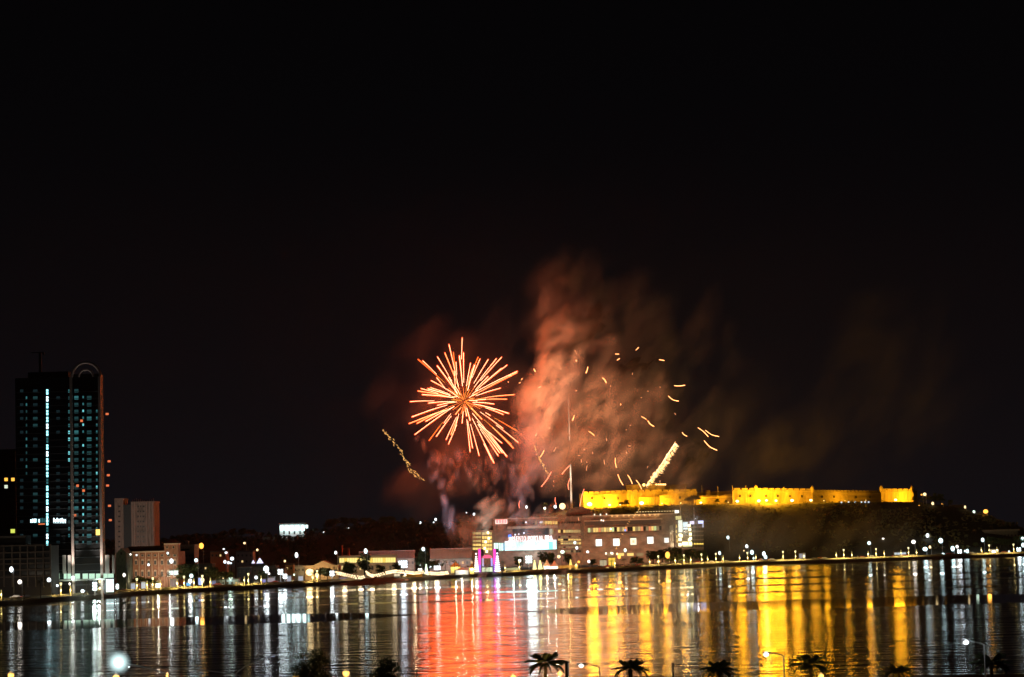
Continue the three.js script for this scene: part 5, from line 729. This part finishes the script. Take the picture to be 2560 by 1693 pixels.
// cars parked and driving on the shore road, seen as small lit shapes
{
  const body = new THREE.Shape([[-2.1, .35], [2.1, .35], [2.15, .8], [1.3, .95], [.75, 1.42], [-.9, 1.45], [-1.6, .98], [-2.15, .9]].map(([a, b]) => new THREE.Vector2(a, b))), bg = new THREE.ExtrudeGeometry(body, { depth: 1.6, bevelEnabled: true, bevelSize: .06, bevelThickness: .06, bevelSegments: 1, curveSegments: 3 }).translate(0, 0, -.8), wg = new THREE.CylinderGeometry(.33, .33, .22, 10).rotateX(Math.PI / 2), lgt = new THREE.BoxGeometry(.08, .3, .5), gl = box(-.85, .65, 1, 1.36, -.84, .84), tyreM = std(.02, .02, .02), hl = glow(3, 3, 2.6), tl = glow(1.6, .06, .03);
  const car = (m) => { const o = new THREE.Group(); mesh('body', bg, m, o); mesh('window', gl, darkGlass, o); for (const x of [-1.3, 1.35]) for (const z of [-.78, .78]) mesh('wheel', wg, tyreM, o).position.set(x, .33, z); for (const z of [-.55, .55]) { mesh('headlight', lgt, hl, o).position.set(2.2, .68, z); mesh('tail_light', lgt, tl, o).position.set(-2.2, .8, z); } return o; };
  const protos = [car(std(.6, .6, .6, .3)), car(std(.08, .08, .09, .3)), car(std(.35, .05, .04, .3))], names = ['silver car', 'black car', 'dark red car'];
  const line = (x) => lerpT(rows('0 1512;400 1483;750 1466;1016 1451;1200 1441;1500 1429;1800 1414;2130 1404;2560 1389.5'), x), seen = {};
  '40 66 210 268 300 360 392 455 545 600 640 688 730 1500 1520 1565 1580 1600 1660 1700 1745 1780 1815 1900 1930 2035 2050 2060 2140 2155 2180 2240 2262 2280 2350 2372 2430 2470 2510'.split(' ').forEach((s, i) => {
    const x = +s, D = -G(x, line(x)).z + (i % 2 ? 20 : 25), k = i % 3, p = P(x, line(x) - 14, D), o = seen[k] ? protos[k].clone() : protos[k]; seen[k] = 1; o.name = numbered('car'); o.position.set(p.x, LAND - .1, p.z); o.rotation.y = rr(-.5, .5) + (rnd() < .5 ? 0 : Math.PI); o.userData = {}; scene.add(o); say(o, x, names[k] + ' on the shore road', 'car', 'cars on the shore road');
  });
}
// ---------------------------------------------------------------- near street lamps over the water
{
  const near = (x, y, ax, ay, D, c, r, I, label, glowK) => {
    const h = P(x, y, D), a = P(ax, ay, D), o = thing('street_lamp', label, 'street lamp', V(a.x, 2.2, a.z)), H = a.y - 2.2, d = h.clone().sub(o.position);
    mesh('post', cyl(.13, .07, H, 10), steelM, o); mesh('arm', tube([V(0, H, 0), V(d.x * .3, H + (d.y - H) * .45 + .08, 0), V(d.x, d.y + .06, 0)], .06, .045, 7), steelM, o);
    mesh('housing', box(-.42, .42, -.02, .14, -.17, .17).translate(d.x, d.y + .05, 0), steelM, o); const big = r > .5, e = mesh('lens', globeGeo, lens(c, glowK), o, false); e.position.set(d.x, d.y - .02, 0); if (big) e.scale.setScalar(r * .62); else e.scale.set(r * 1.1, r * .95, r);
    if (big) [.68, .78, .88, .98, 1.08, 1.2, 1.34, 1.5].forEach((k, i) => { const s = mesh('bloom_shell', new THREE.SphereGeometry(r * k, 32, 20), new THREE.MeshPhysicalMaterial({ color: RGB(0, 0, 0), emissive: RGB(c.r * 1.2, c.g * 1.2, c.b * 1.2), specularIntensity: 0, roughness: 1, transparent: true, opacity: [.28, .24, .19, .14, .1, .07, .045, .025][i] }), o, false); s.position.copy(e.position); });  // bloom of the lamp painted as nested glowing shells
    if (I) lamp(V(h.x, h.y - r * .75 - .06, h.z), c, I, r * .5);
  };
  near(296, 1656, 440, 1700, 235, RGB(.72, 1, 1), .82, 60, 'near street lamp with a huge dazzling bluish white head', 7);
  near(322, 1667, 600, 1690, 262, WHITE, .1, 0, 'near lamp with a tiny white head just beside the dazzling one', 5);
  near(684, 1641, 590, 1684, 258, RGB(.6, .7, 1), .08, 4, 'near unlit-looking lamp on a long slanting arm by the black tree', 1);
  near(1453, 1663, 1499, 1669, 236, RGB(1, .93, .8), .24, 12, 'near lamp on a short arm between the two largest palms', 6); near(1915, 1635, 1959, 1640, 234, RGB(1, .95, .85), .26, 12, 'near lamp with curved arm beside the palm over the sodium light', 6); near(2415, 1605, 2461, 1613, 232, RGB(.95, 1, 1), .26, 14, 'near lamp with the tallest bright grey post, before the dim palm', 6);
  for (const [x, y, r, label] of [[27, 1689, .32, 'orange sodium lamp at the corner far left of everything'], [290, 1694, .34, 'orange sodium lamp right under the dazzling white lamp'], [418, 1689, .16, 'small orange lamp at the end of the slanting lamp arm'], [740, 1692, .3, 'orange sodium lamp below the start of the black tree'], [865, 1684, .34, 'orange sodium lamp between the two black trees'], [1283, 1693, .26, 'orange sodium lamp at the edge of the red reflection'], [1400, 1684, .24, 'small orange lamp right beside the largest palm trunk'], [2053, 1691, .28, 'orange sodium lamp under the palm beyond the curved lamp']]) {
    const p = P(x, y, 238), o = thing('sodium_lamp', label, 'street lamp', V(p.x, 2.2, p.z)), H = p.y - 2.2; mesh('post', cyl(.1, .06, H - r, 8), steelM, o); mesh('hood', cyl(r * .9, r * .3, .22, 10).translate(0, H + r * .6, 0), steelM, o); const e = mesh('lens', globeGeo, lens(RGB(1, .5, .1), 5), o, false); e.position.y = H; e.scale.setScalar(r); lamp(V(p.x, p.y, p.z + r + .15), RGB(1, .5, .12), 26, r);
  }
  for (const [x, y, r, label] of [[1417, 1658, .2, 'thick dark pole beside the largest palm'], [1682, 1660, .08, 'thin dark pole between the two middle palms'], [1041, 1676, .06, 'short thin dark pole before the red reflection']]) { const p = P(x, y, 236), o = thing('pole', label, 'pole', V(p.x, 2.2, p.z)), H = p.y - 2.2; mesh('shaft', cyl(r * 1.2, r, H, 8), std(.05, .045, .04), o); mesh('cap', cyl(r * 1.7, r * 1.7, .1, 8).translate(0, H, 0), std(.05, .045, .04), o); }
}
settleLabels();
renderer.render(scene, camera);
